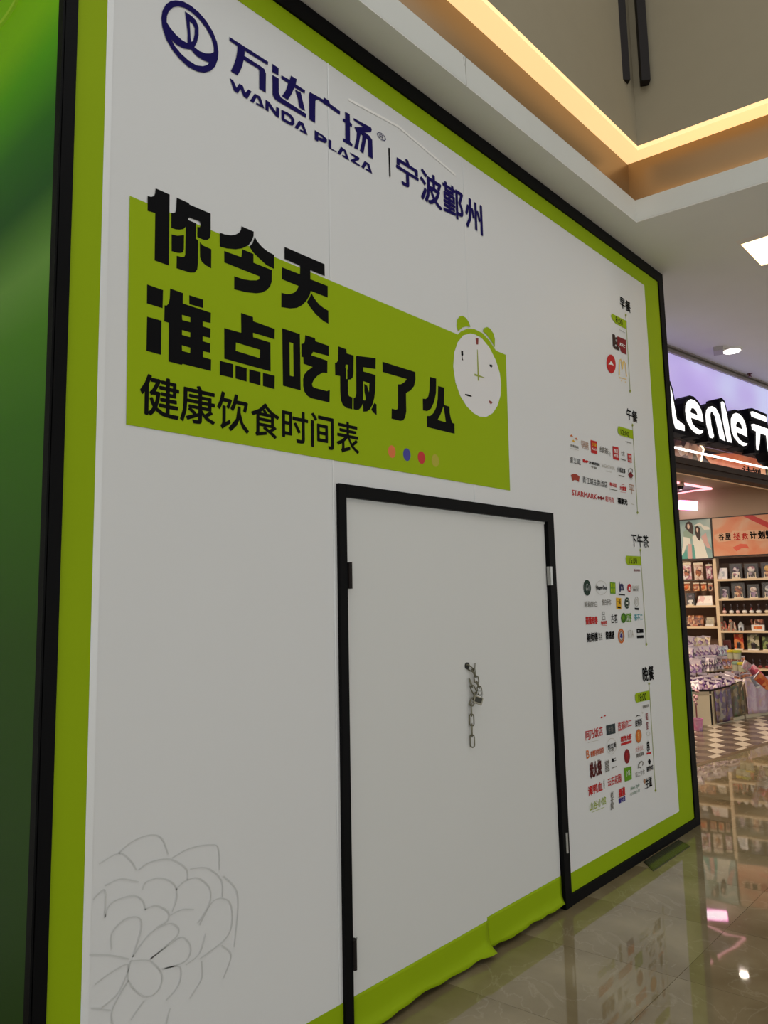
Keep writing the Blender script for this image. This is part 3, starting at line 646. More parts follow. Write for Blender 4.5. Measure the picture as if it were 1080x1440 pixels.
emb(MRED, o, [[(903,368),(960,380),(963,500),(910,488)]]); text('老鸭', 912,388,956,440, MWHT, o=o, d=-.003); text('粉丝', 913,440,958,485, MWHT, o=o, d=-.003)
text('蒙江威', 108,412,258,535, INK, o=o)
emb(MRED, o, [[(285,450),(310,452),(325,470),(345,462),(368,480),(345,505),(325,495),(305,498),(288,485)]]); text('大鼓米线', 368,468,520,550, INK, weight=.03, o=o); text('牛筋', 400,540,480,588, MGRY, weight=.03, o=o)
text('EIGHTEEN', 552,510,725,602, MLG, o=o); text('COFFEE', 600,603,688,640, MLG, o=o)
text('小城故事', 755,553,876,652, INK, weight=.02, o=o, slant=.1); bxs(MGRY, o, (780,665,860,680,20))
emb(MGRY, o, [ell(946,612,34,38),ell(946,614,24,28)]); emb(MMAR, o, [[(912,660),(948,620),(985,678),(965,705),(945,712),(922,690)]]); emb(MLG, o, [ell(955,712,18,26),ell(955,712,13,20)])
emb(mat('print_rust', (.35,.055,.035), .6, spec=.15), o, [[(122,668),(150,650),(200,656),(243,692),(232,768),(205,742),(172,735),(148,752)]])
text('青江城主路酒店', 280,683,628,848, INK, o=o)
text('粤中国', 655,765,754,842, MRED, weight=.02, o=o); bxs(MGRY, o, (655,852,765,864,28))
text('大食堂', 795,812,890,892, MRED, weight=.04, o=o); emb(MRED, o, [[(815,800),(840,792),(868,808),(840,802)]]); bxs(MPNK, o, (805,898,885,903,12))
text('平', 920,790,1000,942, MBRN, weight=.0, o=o)
text('STARMARK', 135,870,482,1008, MRED, weight=.015, o=o); emb(MMAR, o, [[(488,975),(505,955),(520,975),(540,955),(552,985),(570,968),(585,995),(568,1010),(552,1000),(540,1020),(525,990),(505,1010)]]); text('星玛克', 595,958,720,1055, MRED, weight=.01, o=o)
text('福家元', 765,980,903,1085, INK, weight=.04, o=o); bxs(MLG, o, (955,1062,998,1070,14))
# afternoon tea
o = (810,740,8.467)
text('下午茶', 650,88,864,258, INK, weight=.015, o=o)
emb(LIMEB, o, [[(598,350),(768,358),(774,468),(612,460),(592,432),(586,378)]]); text('15:00', 626,370,724,450, INK, weight=.005, o=o)
text('茶点时间', 685,510,758,542, MMAR, weight=.02, o=o); timeline(o, (762,285), (836,1405), 4.4)
emb(MDGN, o, [ell(129,732,44,95,24,.15), ell(129,735,15,52), [(97,690),(104,700),(104,760),(97,770)], [(154,700),(161,695),(161,775),(154,765)]]); emb(MDGN, o, [[(120,700),(138,702),(140,730),(134,745),(142,790),(129,778),(116,790),(124,745),(118,728)]])
emb(MLG, o, [ell(298,732,68,84,26,.1), ell(298,732,65,80,26,.1)]); text('Häagen-Dazs', 234,708,366,762, INK, weight=.035, o=o)
emb(MGRN, o, [[(402,664),(466,672),(468,806),(405,804)]]); bxs(LIMEB, o, ); emb(LIMEB, o, [[(408,678),(430,680),(430,728),(408,728)],[(438,682),(460,684),(461,730),(438,729)],[(409,742),(431,742),(431,790),(410,790)],[(439,742),(461,742),(461,792),(439,791)]], d=-.003)
emb(mat('print_ink_blue', (.03,.03,.09), .6, spec=.15), o, [[(512,648),(520,690),(545,680),(560,700),(566,760),(552,768),(548,720),(535,715),(528,780),(518,785),(512,720)],[(534,740),(545,745),(545,765),(534,765)]]); bxs(INK, o, (505,806,580,820,6))
emb(MRED, o, [ell(632,735,25,50)]); emb(MWHT, o, [[(622,720),(642,722),(640,745),(648,765),(616,763),(624,742)]], d=-.003); text('CHAGEE', 662,708,750,740, MLG, weight=.02, o=o); text('霸王', 675,745,742,772, MGRY, weight=.02, o=o)
text('茉莉奶白', 92,895,250,962, MGRY, weight=.01, o=o); text('悦白手作', 305,872,416,938, MGRY, weight=.01, o=o);
emb(MYEL, o, [[(472,850),(535,856),(536,990),(478,984)]]); text('一点', 482,868,528,930, INK, weight=.02, o=o, d=-.003); bxs(INK, o, ); emb(INK, o, [[(488,955),(528,958),(528,978),(490,975)]], d=-.003)
emb(MDGN, o, [ell(605,915,31,67)]); emb(MLG, o, [ell(605,917,20,46), ell(605,917,17,40)], d=-.003); emb(MWHT, o, [[(596,905),(615,906),(615,925),(596,924)]], d=-.0031)
emb(MLG, o, [ell(718,898,26,60),ell(718,898,21,52)]); emb(MLG, o, [ell(718,898,12,34),ell(718,898,7,24)]); bxs(INK, o, (697,970,746,995,4))
text('蔷薇知春', 110,1080,255,1160, MRED, weight=.04, o=o); text('吕', 305,1018,345,1118, MGRY, o=o); text('咖啡师', 295,1128,366,1168, MRED, weight=.03, o=o); bxs(MPNK, o, (300,1174,365,1180,5))
text('古茗', 412,1052,492,1150, INK, weight=.01, o=o); emb(mat('print_leaf_green', (.05,.15,.01), .6, spec=.15), o, [ell(563,1092,31,60)]); emb(MGRN, o, [ell(560,1088,14,30)], d=-.003); text('柠季', 592,1038,660,1125, MGRN, weight=.03, o=o); bxs(MGRN, o, (600,1128,658,1134,2))
text('茶不二', 690,1048,792,1118, MCYN, weight=.02, o=o)
text('鲍师傅', 125,1275,258,1368, INK, weight=.03, o=o); text('糕点', 262,1270,312,1355, INK, o=o)
text('粮锦铺', 348,1256,452,1330, INK, weight=.04, o=o); bxs(INK, o, (355,1342,450,1350,-12))
emb(MORG, o, [ell(535,1307,39,88,24,.1), ell(535,1307,28,66,24,.1)]); emb(MBRN, o, [ell(535,1307,26,62,24,.1), ell(535,1307,19,46)]); emb(MBLU, o, [[(520,1320),(528,1280),(535,1268),(548,1305),(550,1325),(535,1332)]])
text('ATA', 610,1240,684,1322, MLG, o=o); emb(INK, o, [[(718,1222),(798,1222),(800,1268),(720,1272)], [(732,1240),(752,1240),(752,1256),(733,1256)]]); bxs(INK, o, (722,1302,802,1334,-4)); bxs(MLG, o, (722,1282,800,1290,-3))
# dinner
o = (815,930,9.82)
text('晚餐', 862,88,1025,250, INK, weight=.025, o=o)
emb(LIMEB, o, [[(772,440),(958,402),(972,530),(787,572),(767,548),(760,470)]]); text('18:00', 805,460,916,530, INK, weight=.01, o=o); text('晚餐时间', 868,610,950,630, MGRY, weight=.02, o=o)
timeline(o, (956,310), (1046,1782), 5)
emb(MRED, o, [[(285,775),(300,760),(315,770),(300,785)],[(335,750),(350,735),(360,752),(345,765)]])
text('阿乃饭店', 75,962,318,1020, MRED, weight=.012, o=o); bxs(MLG, o, (110,1120,265,1126,-38))
emb(MSLT, o, [[(362,888),(486,855),(492,992),(372,1022)]]); text('牛排', 390,910,462,975, MGRY, o=o, d=-.003)
text('连锅店二', 522,850,722,895, MRED, weight=.012, o=o); bxs(MRED, o, (530,955,600,963,-14))
text('金锅香', 760,812,862,872, INK, weight=.02, o=o); emb(INK, o, [[(768,775),(790,745),(815,738),(840,760),(812,750),(792,758)]]); emb(MLG, o, [[(780,890),(815,900),(850,875),(848,885),(815,910),(782,902)]]); text('®', 855,700,878,718, MLG, o=o)
text('蜀', 905,725,942,808, MMAR, weight=.01, o=o); text('宴', 915,840,948,935, MMAR, weight=.01, o=o); emb(MLG, o, [ell(945,1000,26,28), ell(945,1000,21,23)])
o = (815,1030,9.82)
text('B', 88,252,130,350, MORG, weight=.02, o=o); text('香糯手抓饼店', 146,262,332,278, mat('print_vermilion', (.50,.10,.04), .6, spec=.15), weight=.03, o=o)
emb(MLG, o, [ell(436,190,68,112,28,-.15), ell(436,190,65,108,28,-.15)]); text('悦江南', 385,170,498,200, INK, weight=.02, o=o); text('小馆', 400,232,468,252, MGRY, weight=.02, o=o)
text('鲜炸大虾', 565,62,714,88, MRED, weight=.05, o=o); bxs(MRED, o, (568,150,715,185,-45))
emb(MBRN, o, [ell(812,48,42,98,24,-.1)]); emb(MORG, o, [ell(808,48,32,86,24,-.1)], d=-.003); text('辣', 795,-10,824,100, MPALE, o=o, d=-.0034, weight=-.01)
emb(MMAR, o, [ell(652,328,40,101,24)]); text('寿', 638,280,668,375, MRED, o=o, d=-.003)
text('大米小火', 765,198,876,240, MPNK, o=o); text('烤肉酒场', 780,298,882,312, MGRY, weight=.04, o=o)
text('串', 922,125,966,265, INK, weight=.02, o=o); bxs(MRED, o, (922,280,985,306,-12))
text('炭火烧', 132,430,302,570, mat('print_blackened_red', (.09,.012,.012), .6, spec=.15), weight=.05, o=o); bxs(MMAR, o, (135,610,240,614,-18))
text('囍', 345,395,412,525, MGRY, weight=.01, o=o); text('集二', 440,362,500,390, INK, weight=.03, o=o); bxs(MGRY, o, (440,488,508,500,-26))
text('谭鸭血', 112,752,314,800, MRED, weight=.02, o=o); text('老火锅', 322,650,346,775, MDGN, o=o)
text('云石花园', 382,640,572,672, MRED, weight=.02, o=o); bxs(MPNK, o, (390,735,575,740,-52))
emb(MGRN, o, [[(608,492),(712,466),(718,648),(620,680)]]); text('小馆', 632,535,692,585, MWHT, o=o, d=-.003)
emb(MGRY, o, [[(800,500),(808,440),(830,400),(860,392),(878,410),(875,450),(860,462),(868,415),(845,408),(825,440),(820,470),(850,475),(845,495),(815,485)]]); text('草之牛舍', 765,555,898,572, MGRY, o=o)
emb(INK, o, [[(940,400),(960,362),(980,395),(972,440),(955,445)]]); text('耕作坊', 922,478,1012,510, INK, weight=.03, o=o)
emb(MBRN, o, [ell(893,672,14,34)]); text('牛道', 905,645,998,738, INK, weight=.03, o=o); bxs(INK, o, (890,776,955,784,-26)); bxs(MGRY, o, (938,628,990,636,-26))
text('山谷小馆', 132,978,362,984, mat('print_yellow_green', (.32,.42,.03), .6, spec=.15), weight=.01, o=o); bxs(mat('print_yellow_green', (0,0,0)), o, (165,1100,340,1106,-72))
for ch, y in zip('老大房', (830,912,985)): text(ch, 422,y,466,y+68, MGRY, weight=.03, o=o)
text('福满', 535,788,625,860, MRED, weight=.05, o=o); text('餐饮店', 535,915,628,940, MBLU, weight=.05, o=o); bxs(MGRY, o, (525,895,630,900,-40))
text('New Style', 698,752,824,762, MSAG, weight=.01, o=o, slant=.3); text('竹叶青小院', 692,838,830,818, MSAG, o=o)

# ------------------------------------------------------------------ chain and padlock on the door
def chain_link(m_, L=.021, w=.0095, r=.0030):
    pts = []
    for k in range(9): a = math.pi*k/8-math.pi/2; pts.append((w*math.cos(a) if False else w*math.sin(a), 0, 0))
    pts = [(w*math.cos(a), 0, (L-w)*(1 if s_ > 0 else -1)+w*math.sin(a)) for s_, rng in ((1,(0,math.pi)),(-1,(math.pi,2*math.pi))) for a in [rng[0]+(rng[1]-rng[0])*k/6 for k in range(7)]]
    b = MB(m_); b.tube(pts, r, 6, closed=True); return b
CH = root('chain', wl(668,990,-.01), 'tarnished steel chain hanging from the door hole, looped through the padlock', 'chain')
def chain(pts, d0=0):
    for i, (a, c) in enumerate(zip(pts, pts[1:])):
        mid = (a+c)/2; t = (c-a); L = t.length/2+.0048; t.normalize()
        xax = Vector((0,1,0)).cross(t).normalized(); yax = t.cross(xax)
        R_ = Matrix((xax, yax, t)).transposed().to_4x4(); R_.translation = mid
        m_ = R_ @ Matrix.Rotation(math.radians(55 if (i+d0) % 2 == 0 else -33), 4, 'Z')
        chain_link(m_, L).build('chain_link', STEELD, CH, smooth=True)
zz = lambda x, y, d=-.012: wl(620+x/8, 900+y/8, d)
chain([zz(290,290,-.004), zz(355,340), zz(395,415,-.014), zz(405,475,-.02), zz(430,530,-.022), zz(440,610,-.024)])
chain([zz(325,450,-.008), zz(350,520,-.014), zz(385,600,-.02), zz(365,660,-.016), zz(343,730,-.012), zz(346,845,-.012), zz(350,955,-.012), zz(352,1080,-.012), zz(356,1195,-.012)], 1)
b = MB(); b.tube([zz(385,262,-.002), zz(382,320,-.012), zz(388,380,-.010)], .0022, 6); b.build('wire_tie', STEELD, CH)
hole = MB(Matrix.Translation(wl(620+290/8, 900+290/8, .002)) @ Matrix.Rotation(math.pi/2, 4, 'X')); hole.lathe([(.0155,0),(.0155,.006),(.011,.0065)], seg=18)
hole.build('door_hole_ring', mat('black_rubber', (.004,.004,.004), .5), L1)
PL = root('padlock', zz(415,670,-.03), 'small brass and steel padlock clipped to the door chain', 'padlock')
m_ = Matrix.Translation(zz(420,672,-.03)) @ Matrix.Rotation(math.radians(28), 4, 'Y') @ Matrix.Rotation(math.radians(-42), 4, 'Z')
b = MB(m_); b.box(-.021,.021,-.008,.008,-.020,.014); b.build('body', BRASS, PL, bev=.0025)
b = MB(m_); b.tube([(-.012,0,.012),(-.012,0,.03),(-.008,0,.040),(0,0,.044),(.008,0,.040),(.012,0,.03),(.012,0,.012)], .0036, 8); b.build('shackle', STEEL, PL, smooth=True)
b = MB(m_); b.box(-.016,.016,-.0088,-.008,-.015,.009); b.build('face_plate', mat('dark_lock_plate', (.05,.05,.04), .4, metal=.5), PL)
# dark translucent floor plate beside the far end
q = [zat(x, y, 0) for x, y in ((902,1212),(916,1225),(968,1190),(952,1181))]
b = MB(); cx = sum((v.x for v in q))/4; cy = sum((v.y for v in q))/4
r = root('floor_plate', (cx, cy, 0), 'dark grey flat plate lying on the marble at the foot of the hoarding', 'plate')
b.prism([(v.x, v.y-.012) for v in q], .0, .004); b.build('plate', mat('dark_olive_plate', (.035,.036,.018), .18), r, bev=.001)
b = MB(); b.prism([((v.x-cx)*.94+cx, (v.y-.012-cy)*.86+cy-.002) for v in q], .004, .0048); b.build('plate_face', mat('grey_plate_face', (.06,.062,.035), .12), r)
# ------------------------------------------------------------------ the shop: shell
b = MB(sframe(2.06)); b.box(-6.0, 1.95, 0, .1, 0, 3.18); struct(b.build('wall_shop_side', SHOPW))
b = MB(FR); b.box(-6, 4.5, 5.6, 5.7, 0, 3.18); struct(b.build('wall_shop_back', SHOPW))
b = MB(FR); b.box(-6.1, -6, .12, 5.7, 0, 3.18); struct(b.build('wall_shop_left', SHOPW))
b = MB(FR); b.prism([(-6.1,.13),(4.72,.13),(3.5,5.7),(-6.1,5.7)], 3.18, 3.24); shc = struct(b.build('shop_ceiling', mat('warm_shop_ceiling', (.52,.42,.33), .7)))
b = MB(FR); b.box(4.45, 4.62, 0, .14, 0, 2.84); struct(b.build('trim_2', DARKM))
# lightbox fascia
SG = root('shop_sign', FR @ Matrix.Translation((1.6,0,3.2)), 'backlit lilac shop sign with white Lenle lettering on black channel letters', 'shop sign')
LIL = ramp_mat('lilac_lightbox', [(.25,(.40,.29,.68)),(.45,(.50,.42,.78)),(.58,(.58,.60,.90)),(.72,(.70,.76,.95))], scale=(.9,.9,1.3), nscale=.9, detail=1, rough=.4, emit=.62)
b = MB(FR); b.box(-.9, 4.9, -.06, .0, 3.19, 3.985); b.build('lightbox', LIL, SG)
b = MB(FR); b.box(-.9, 4.9, -.085, .0, 3.985, 4.012).box(-.9, 4.9, -.07, .0, 4.012, 4.03).box(-.9, 4.9, -.10, .0, 4.03, 4.048); b.build('top_rail', mat('pewter_rail', (.30,.26,.22), .35, metal=.6), SG)
b = MB(FR); b.box(-.9, 4.9, -.075, .0, 3.135, 3.19); b.build('bottom_rail', DARKM, SG)
SF = FR
def PF(polys, o=(900,480,4.8), off=-.2): return [[fr(o[0]+x/o[2], o[1]+y/o[2], off) for x, y in p] for p in polys]
LET = {'L': [[(186,272),(200,285),(214,330),(248,522),(300,562),(303,612),(238,592),(222,540),(190,350)]],
 'e': [[(303,470),(305,430),(318,400),(340,385),(365,392),(392,420),(412,460),(425,510),(428,550),(345,520),(352,548),(372,575),(400,592),(428,600),(422,622),(400,635),(370,622),(340,590),(315,540)], [(338,470),(345,450),(365,452),(382,472),(392,502),(340,482)]],
 'n': [[(446,560),(440,500),(446,460),(462,438),(485,432),(512,450),(538,500),(552,560),(578,680),(538,662),(520,580),(505,510),(488,480),(478,478),(474,500),(482,570),(500,640),(492,660),(470,655)]],
 'l': [[(543,405),(555,400),(568,415),(588,500),(622,690),(588,680),(568,590),(552,500)]],
 'e2': [[(612,560),(612,520),(625,488),(645,478),(668,486),(692,512),(710,550),(720,600),(724,650),(650,615),(658,640),(675,662),(700,680),(728,688),(718,708),(698,712),(668,694),(636,655),(618,610)], [(645,565),(652,543),(668,542),(684,560),(695,598),(648,578)]]}
WL = mat('white_letter_glow', (1,.97,.96), .4, emit=1.15)
def FACE(pls): return GROW([pls[0]], -.009)+pls[1:]
def GROW(pls, g=.03):
    p = [Vector(q) for q in pls[0]]; n = len(p); out = []
    ar = sum(p[i].x*p[(i+1)%n].y-p[(i+1)%n].x*p[i].y for i in range(n)); s_ = 1 if ar > 0 else -1
    for i in range(n):
        a, c = (p[i]-p[i-1]).normalized(), (p[(i+1)%n]-p[i]).normalized(); n1 = Vector((a.y,-a.x))*s_; n2 = Vector((c.y,-c.x))*s_; m_ = (n1+n2)
        if m_.length < .3: m_ = n1
        m_.normalize(); out.append(tuple(p[i]+m_*g/max(.55, m_.dot(n1))))
    return [out]
for k in ('L','e','n','l','e2'):
    shape('letter_body', mat('black_channel_letter', (.006,.005,.007), .6, spec=.06), SG, GROW(PF(LET[k])), SF, depth=-.13, ext=.068)
    shape('letter_face', WL, SG, FACE(PF(LET[k])), SF, depth=-.2, ext=.004)
Y1 = [[(742,470),(760,468),(850,505),(856,550),(752,512)]]; Y2 = [[(748,555),(765,552),(1010,640),(1012,690),(880,645),(885,720),(905,760),(930,775),(940,740),(965,752),(960,810),(925,815),(885,790),(862,740),(850,640),(812,625),(808,690),(800,740),(785,735),(782,690),(782,612),(756,600)]]
for g_ in (Y1, Y2):
    shape('letter_body', MATS['black_channel_letter'], SG, GROW(PF(g_)), SF, depth=-.13, ext=.068)
    shape('letter_face', WL, SG, FACE(PF(g_)), SF, depth=-.2, ext=.004)
# transom strip with the shop interior's reflection painted on, neon tube, beam
TB = root('transom_reflection', FR @ Matrix.Translation((1.6,.05,2.94)), 'narrow strip above the shop entrance with painted reflections, brown left and orange right', 'banner')
BR = ramp_mat('brown_reflection_paint', [(0,(.05,.02,.015)),(.3,(.35,.16,.10)),(.5,(.55,.33,.22)),(.7,(.14,.06,.04)),(.85,(.6,.42,.34))], kind='cells', nscale=11, rough=.35, emit=.12)
ORB = ramp_mat('orange_reflection_paint', [(.3,(.62,.12,.05)),(.5,(.78,.22,.09)),(.7,(.82,.38,.18))], nscale=3, rough=.35, emit=.22)
def fpts(pts, off=.05): return [fr(x, y, off) for x, y in pts]
def cr5(x, y): return (930+x/7.2, 590+y/7.2)
b = MB(FR); b.box(-.9, 4.45, .055, .08, 2.93, 3.12); b.build('backing', mat('dark_transom', (.03,.02,.02), .3), TB)
shape('goods_reflection', BR, TB, [fpts([cr5(60,150),cr5(385,232),cr5(432,300),cr5(415,430),cr5(60,385)])], SF, depth=.052)
shape('orange_reflection', ORB, TB, [fpts([cr5(430,360),cr5(640,340),cr5(860,345),cr5(1045,400),cr5(1050,480),cr5(1062,588),cr5(820,520),cr5(500,450)])], SF, depth=.050)
shape('green_print_or_reflection', mat('olive_reflection_paint', (.28,.26,.08), .4), TB, [fpts([cr5(1060,405),cr5(1500,470),cr5(1500,690),cr5(1075,590)])], SF, depth=.050)  # green patch of the painted reflection
u0, z0 = fr(*cr5(820,520), .05); u1, z1 = fr(*cr5(1000,520), .05)
shape('reflected_lettering', INK, TB, None, SF, depth=.047, body='计划', rect=(u0,z0-.02,u1,z0+.06), weight=.03)
b = MB(FR); b.tube([fr_p for fr_p in [Vector((u, .02, 2.9+z)) for u, z in ((fr(*cr5(385,232),.02)[0], fr(*cr5(385,232),.02)[1]-2.9),(fr(*cr5(428,300),.02)[0], fr(*cr5(428,300),.02)[1]-2.9),(fr(*cr5(400,425),.02)[0], fr(*cr5(400,425),.02)[1]-2.9))]], .009, 6); b.build('edge_light', mat('warm_edge_glow', (1,.78,.5), .4, emit=2), TB)
NE = root('tube_light', FR @ Matrix.Translation((1.6,-.04,3.035)), 'long thin white tube light across the shop entrance', 'light')
b = MB(FR); b.tube([(-.9,-.04,3.035),(4.45,-.04,3.035)], .012, 8); b.build('tube', mat('white_tube_glow', (1,.92,.86), .4, emit=2.6), NE)
for x in (-.5,.9,2.3,3.7): b = MB(FR); b.box(x-.01,x+.01,-.04,.055,3.03,3.04); b.build('bracket', DARKM, NE)
b = MB(FR); b.box(-.9, 4.45, -.06, .12, 2.885, 2.945); b.box(-.9, 4.45, -.03, .12, 2.835, 2.885); struct(b.build('trim_3', mat('dark_bronze_lintel', (.05,.03,.022), .5, spec=.15)))
b = MB(FR); b.box(-.9, 4.45, .10, .12, 2.828, 2.836); struct(b.build('trim_4', mat('lintel_glow_strip', (.8,.5,.28), .5, emit=.12)))
# pink LED frame in the shop ceiling with a camera
LF = root('led_frame', zat(990,687,3.17), 'pink glowing triangular LED outline under the shop ceiling', 'light')
pts = [zat(*cr5(x, y), 3.165) for x, y in ((-60,602),(300,664),(505,700),(330,716),(150,747),(-60,785))]
b = MB(); b.tube(pts, .017, 6); b.build('tube', mat('pink_tube_glow', (1,.45,.50), .4, emit=1.7), LF)
b = MB(); b.prism([(p.x, p.y) for p in pts], 3.168, 3.178); b.build('recess', mat('dark_recess', (.06,.03,.025), .5), LF)
p = zat(957, 686, 3.1)
r = root('security_camera', p, 'small pale dome camera under the pink LED outline', 'camera')
b = MB(Matrix.Translation(p)); b.lathe([(.05,.075),(.055,.03),(.05,.02)], seg=14); b.build('housing', mat('pale_camera_plastic', (.6,.52,.42), .4), r)
b = MB(Matrix.Translation(p)); b.lathe([(.045,.022),(.04,-.01),(.02,-.028)], seg=14); b.build('dome', mat('camera_dome', (.02,.015,.02), .1), r)
for k_, (x_, y_, tx_) in enumerate(((9.42,1.42,'round recessed downlight in the shop ceiling above the bins'),)):
    p = Vector((x_, y_, 3.18)); r = root('downlight', p, tx_, 'light')
    b = MB(Matrix.Translation(p)); b.lathe([(.075,0),(.075,-.008),(.05,-.010),(.05,0)], seg=20); b.build('rim', MATS['white_plastic'], r)
    b = MB(Matrix.Translation(p)); b.lathe([(.048,-.001),(.048,-.004),(.01,-.004)], seg=16); b.build('lens', mat('downlight_glow', (1,.9,.75), .4, emit=3), r)
# tag-shaped pink-white neon sign on the wall
o_ = 1.9
q = [sp(900+x/4.8, 480+y/4.8, o_) for x, y in ((246,1100),(268,1078),(392,1085),(388,1138),(262,1132))]
r = root('neon_sign', sframe(o_) @ Matrix.Translation((q[0][0]+.15, 0, q[0][1])), 'small tag-shaped neon sign glowing white and pink high on the shop wall', 'neon sign')
shape('glow_face', mat('neon_white_glow', (1,.86,.93), .4, emit=4.5), r, [q], sframe(o_), depth=-.02, ext=.006)
b = MB(sframe(o_)); b.tube([(u,-.025,z) for u, z in q], .012, 6, closed=True); b.build('edge_tube', mat('neon_pink_glow', (1,.30,.62), .4, emit=4.5), r)
b = MB(sframe(o_)); b.box(q[0][0]+.02, q[2][0]-.05, -.01, .15, q[0][1]-.02, q[0][1]+.02); b.build('bracket', DARKM, r)
# ------------------------------------------------------------------ posters over the shelves
def sbox(name, x0, y0, x1, y1, off, m, parent, t=.02, lab=None):
    a = sp(x0, y0, off); c = sp(x1, y1, off); b = MB(sframe(off)); b.box(a[0], c[0], 0, t, c[1], a[1]); return b.build(name, m, parent, lab)
OP = 1.80
def sppoly(pts, off): return [sp(x, y, off) for x, y in pts]
def z1p(x, y): return (940+x/7.714, 700+y/7.714)
PA = root('poster', sframe(OP) @ Matrix.Translation((*[sp(975,787,OP)[0]], 0, sp(975,787,OP)[1])), 'tall lit poster of two long-haired women in teal and white gowns', 'poster')
TEAL = ramp_mat('teal_sky_print', [(.3,(.10,.20,.21)),(.5,(.30,.44,.42)),(.75,(.66,.68,.58))], nscale=2.2, detail=2, rough=.4, emit=.10)
SF2 = sframe(OP)
A = sppoly([z1p(60,250), z1p(458,222), z1p(487,655), z1p(110,668)], OP)
shape('print', TEAL, PA, [A], SF2, depth=-.01, ext=.008)
def pr_(name, m, pts, d=-.021, par=PA): return shape(name, m, par, [sppoly([z1p(x, y) for x, y in pts], OP)], SF2, depth=d)
HAIR = mat('dark_brown_hair_print', (.035,.015,.012), .4, emit=.0); SKN = mat('pale_skin_print', (.80,.60,.48), .4, emit=.03); GWN = mat('white_gown_print', (.80,.78,.68), .4, emit=.06); TGN = mat('teal_gown_print', (.10,.38,.32), .4, emit=.03); PKP = mat('pale_pink_print', (.68,.42,.38), .4, emit=.03); SGE = mat('sage_gown_print', (.30,.42,.33), .4, emit=.03)
pr_('hair', HAIR, [(190,275),(225,255),(258,272),(275,330),(272,400),(245,395),(200,345),(182,320)]); pr_('face', SKN, [(208,290),(225,285),(235,310),(230,338),(215,340),(207,315)], -.0215)
pr_('gown', SGE, [(165,370),(200,350),(245,385),(268,400),(262,445),(225,470),(200,440),(170,425)], -.0212); pr_('gown', GWN, [(160,425),(200,430),(240,445),(245,510),(200,520),(170,600),(140,650),(160,520)], -.0213); pr_('gown', PKP, [(215,500),(255,505),(262,662),(218,662)], -.0214); pr_('gown', TGN, [(150,630),(200,560),(210,662),(140,666)], -.0215)
pr_('hair', HAIR, [(290,320),(318,300),(345,330),(352,400),(345,470),(325,455),(305,420),(290,370)], -.0211); pr_('face', SKN, [(305,335),(322,330),(328,355),(318,378),(306,362)], -.0216)
pr_('gown', GWN, [(260,420),(300,400),(350,440),(380,470),(430,640),(440,655),(300,660),(280,540)], -.0209); pr_('gown', TGN, [(258,510),(280,515),(302,662),(270,662)], -.0212); pr_('gown', PKP, [(360,420),(410,380),(430,470),(470,560),(420,540),(380,480)], -.0208); pr_('ribbon', GWN, [(280,300),(340,270),(380,300),(445,320),(450,345),(390,350),(350,300),(300,310)], -.0207)
def frame(par, pts, th_=.022, off=OP):
    b = MB(sframe(off)); n_ = len(pts)
    for i in range(n_): a, c = pts[i], pts[(i+1) % n_]; b.tube([(a[0],-.012,a[1]),(c[0],-.012,c[1])], th_/2, 4)
    b.build('frame', mat('black_poster_frame', (.01,.008,.008), .4), par)
frame(PA, A)
PB = root('poster', sframe(OP) @ Matrix.Translation((sp(1040,783,OP)[0], 0, sp(1040,783,OP)[1])), 'wide orange poster with a torn-paper lettering strip and red ribbon', 'poster')
ORP = ramp_mat('orange_poster_print', [(.25,(.66,.17,.07)),(.45,(.68,.26,.13)),(.62,(.66,.38,.24)),(.8,(.54,.36,.26))], nscale=2.6, detail=4, distortion=.6, rough=.4, emit=.10)
B_ = sppoly([z1p(468,222), z1p(1560,135), z1p(1560,590), z1p(492,642)], OP)
shape('print', ORP, PB, [B_], SF2, depth=-.01, ext=.008)
pr_('ribbon', mat('red_ribbon_print', (.55,.02,.02), .4, emit=.04), [(800,195),(915,190),(1090,270),(1300,330),(1300,400),(1075,325)], -.021, PB)
pr_('paper_strip', mat('torn_paper_print', (.72,.40,.24), .4, emit=.06), [(500,405),(560,385),(620,378),(690,375),(700,360),(840,362),(870,350),(1000,352),(1200,340),(1210,455),(1000,470),(880,455),(800,462),(690,465),(600,480),(545,480),(520,450),(500,430)], -.021, PB)
pr_('red_smear', mat('vermilion_print', (.70,.10,.05), .4, emit=.06), [(700,540),(780,500),(850,505),(880,550),(800,545),(740,580)], -.0211, PB)
for ch, x0, x1, y0, y1, m_, w_ in (('谷',545,608,392,462,INK,.03),('屋',618,680,388,455,INK,.03),('拯',705,785,380,455,MRED,.02),('救',795,868,385,450,MRED,.02),('计',885,960,370,442,INK,.05),('划',972,1050,365,442,INK,.05),('!',1060,1085,362,440,INK,.05)):
    a = sp(*z1p(x0, y0), OP); c = sp(*z1p(x1, y1), OP)
    shape('poster_lettering', m_, PB, None, SF2, depth=-.0225, body=ch, rect=(a[0],c[1],c[0],a[1]), weight=w_)
frame(PB, B_)
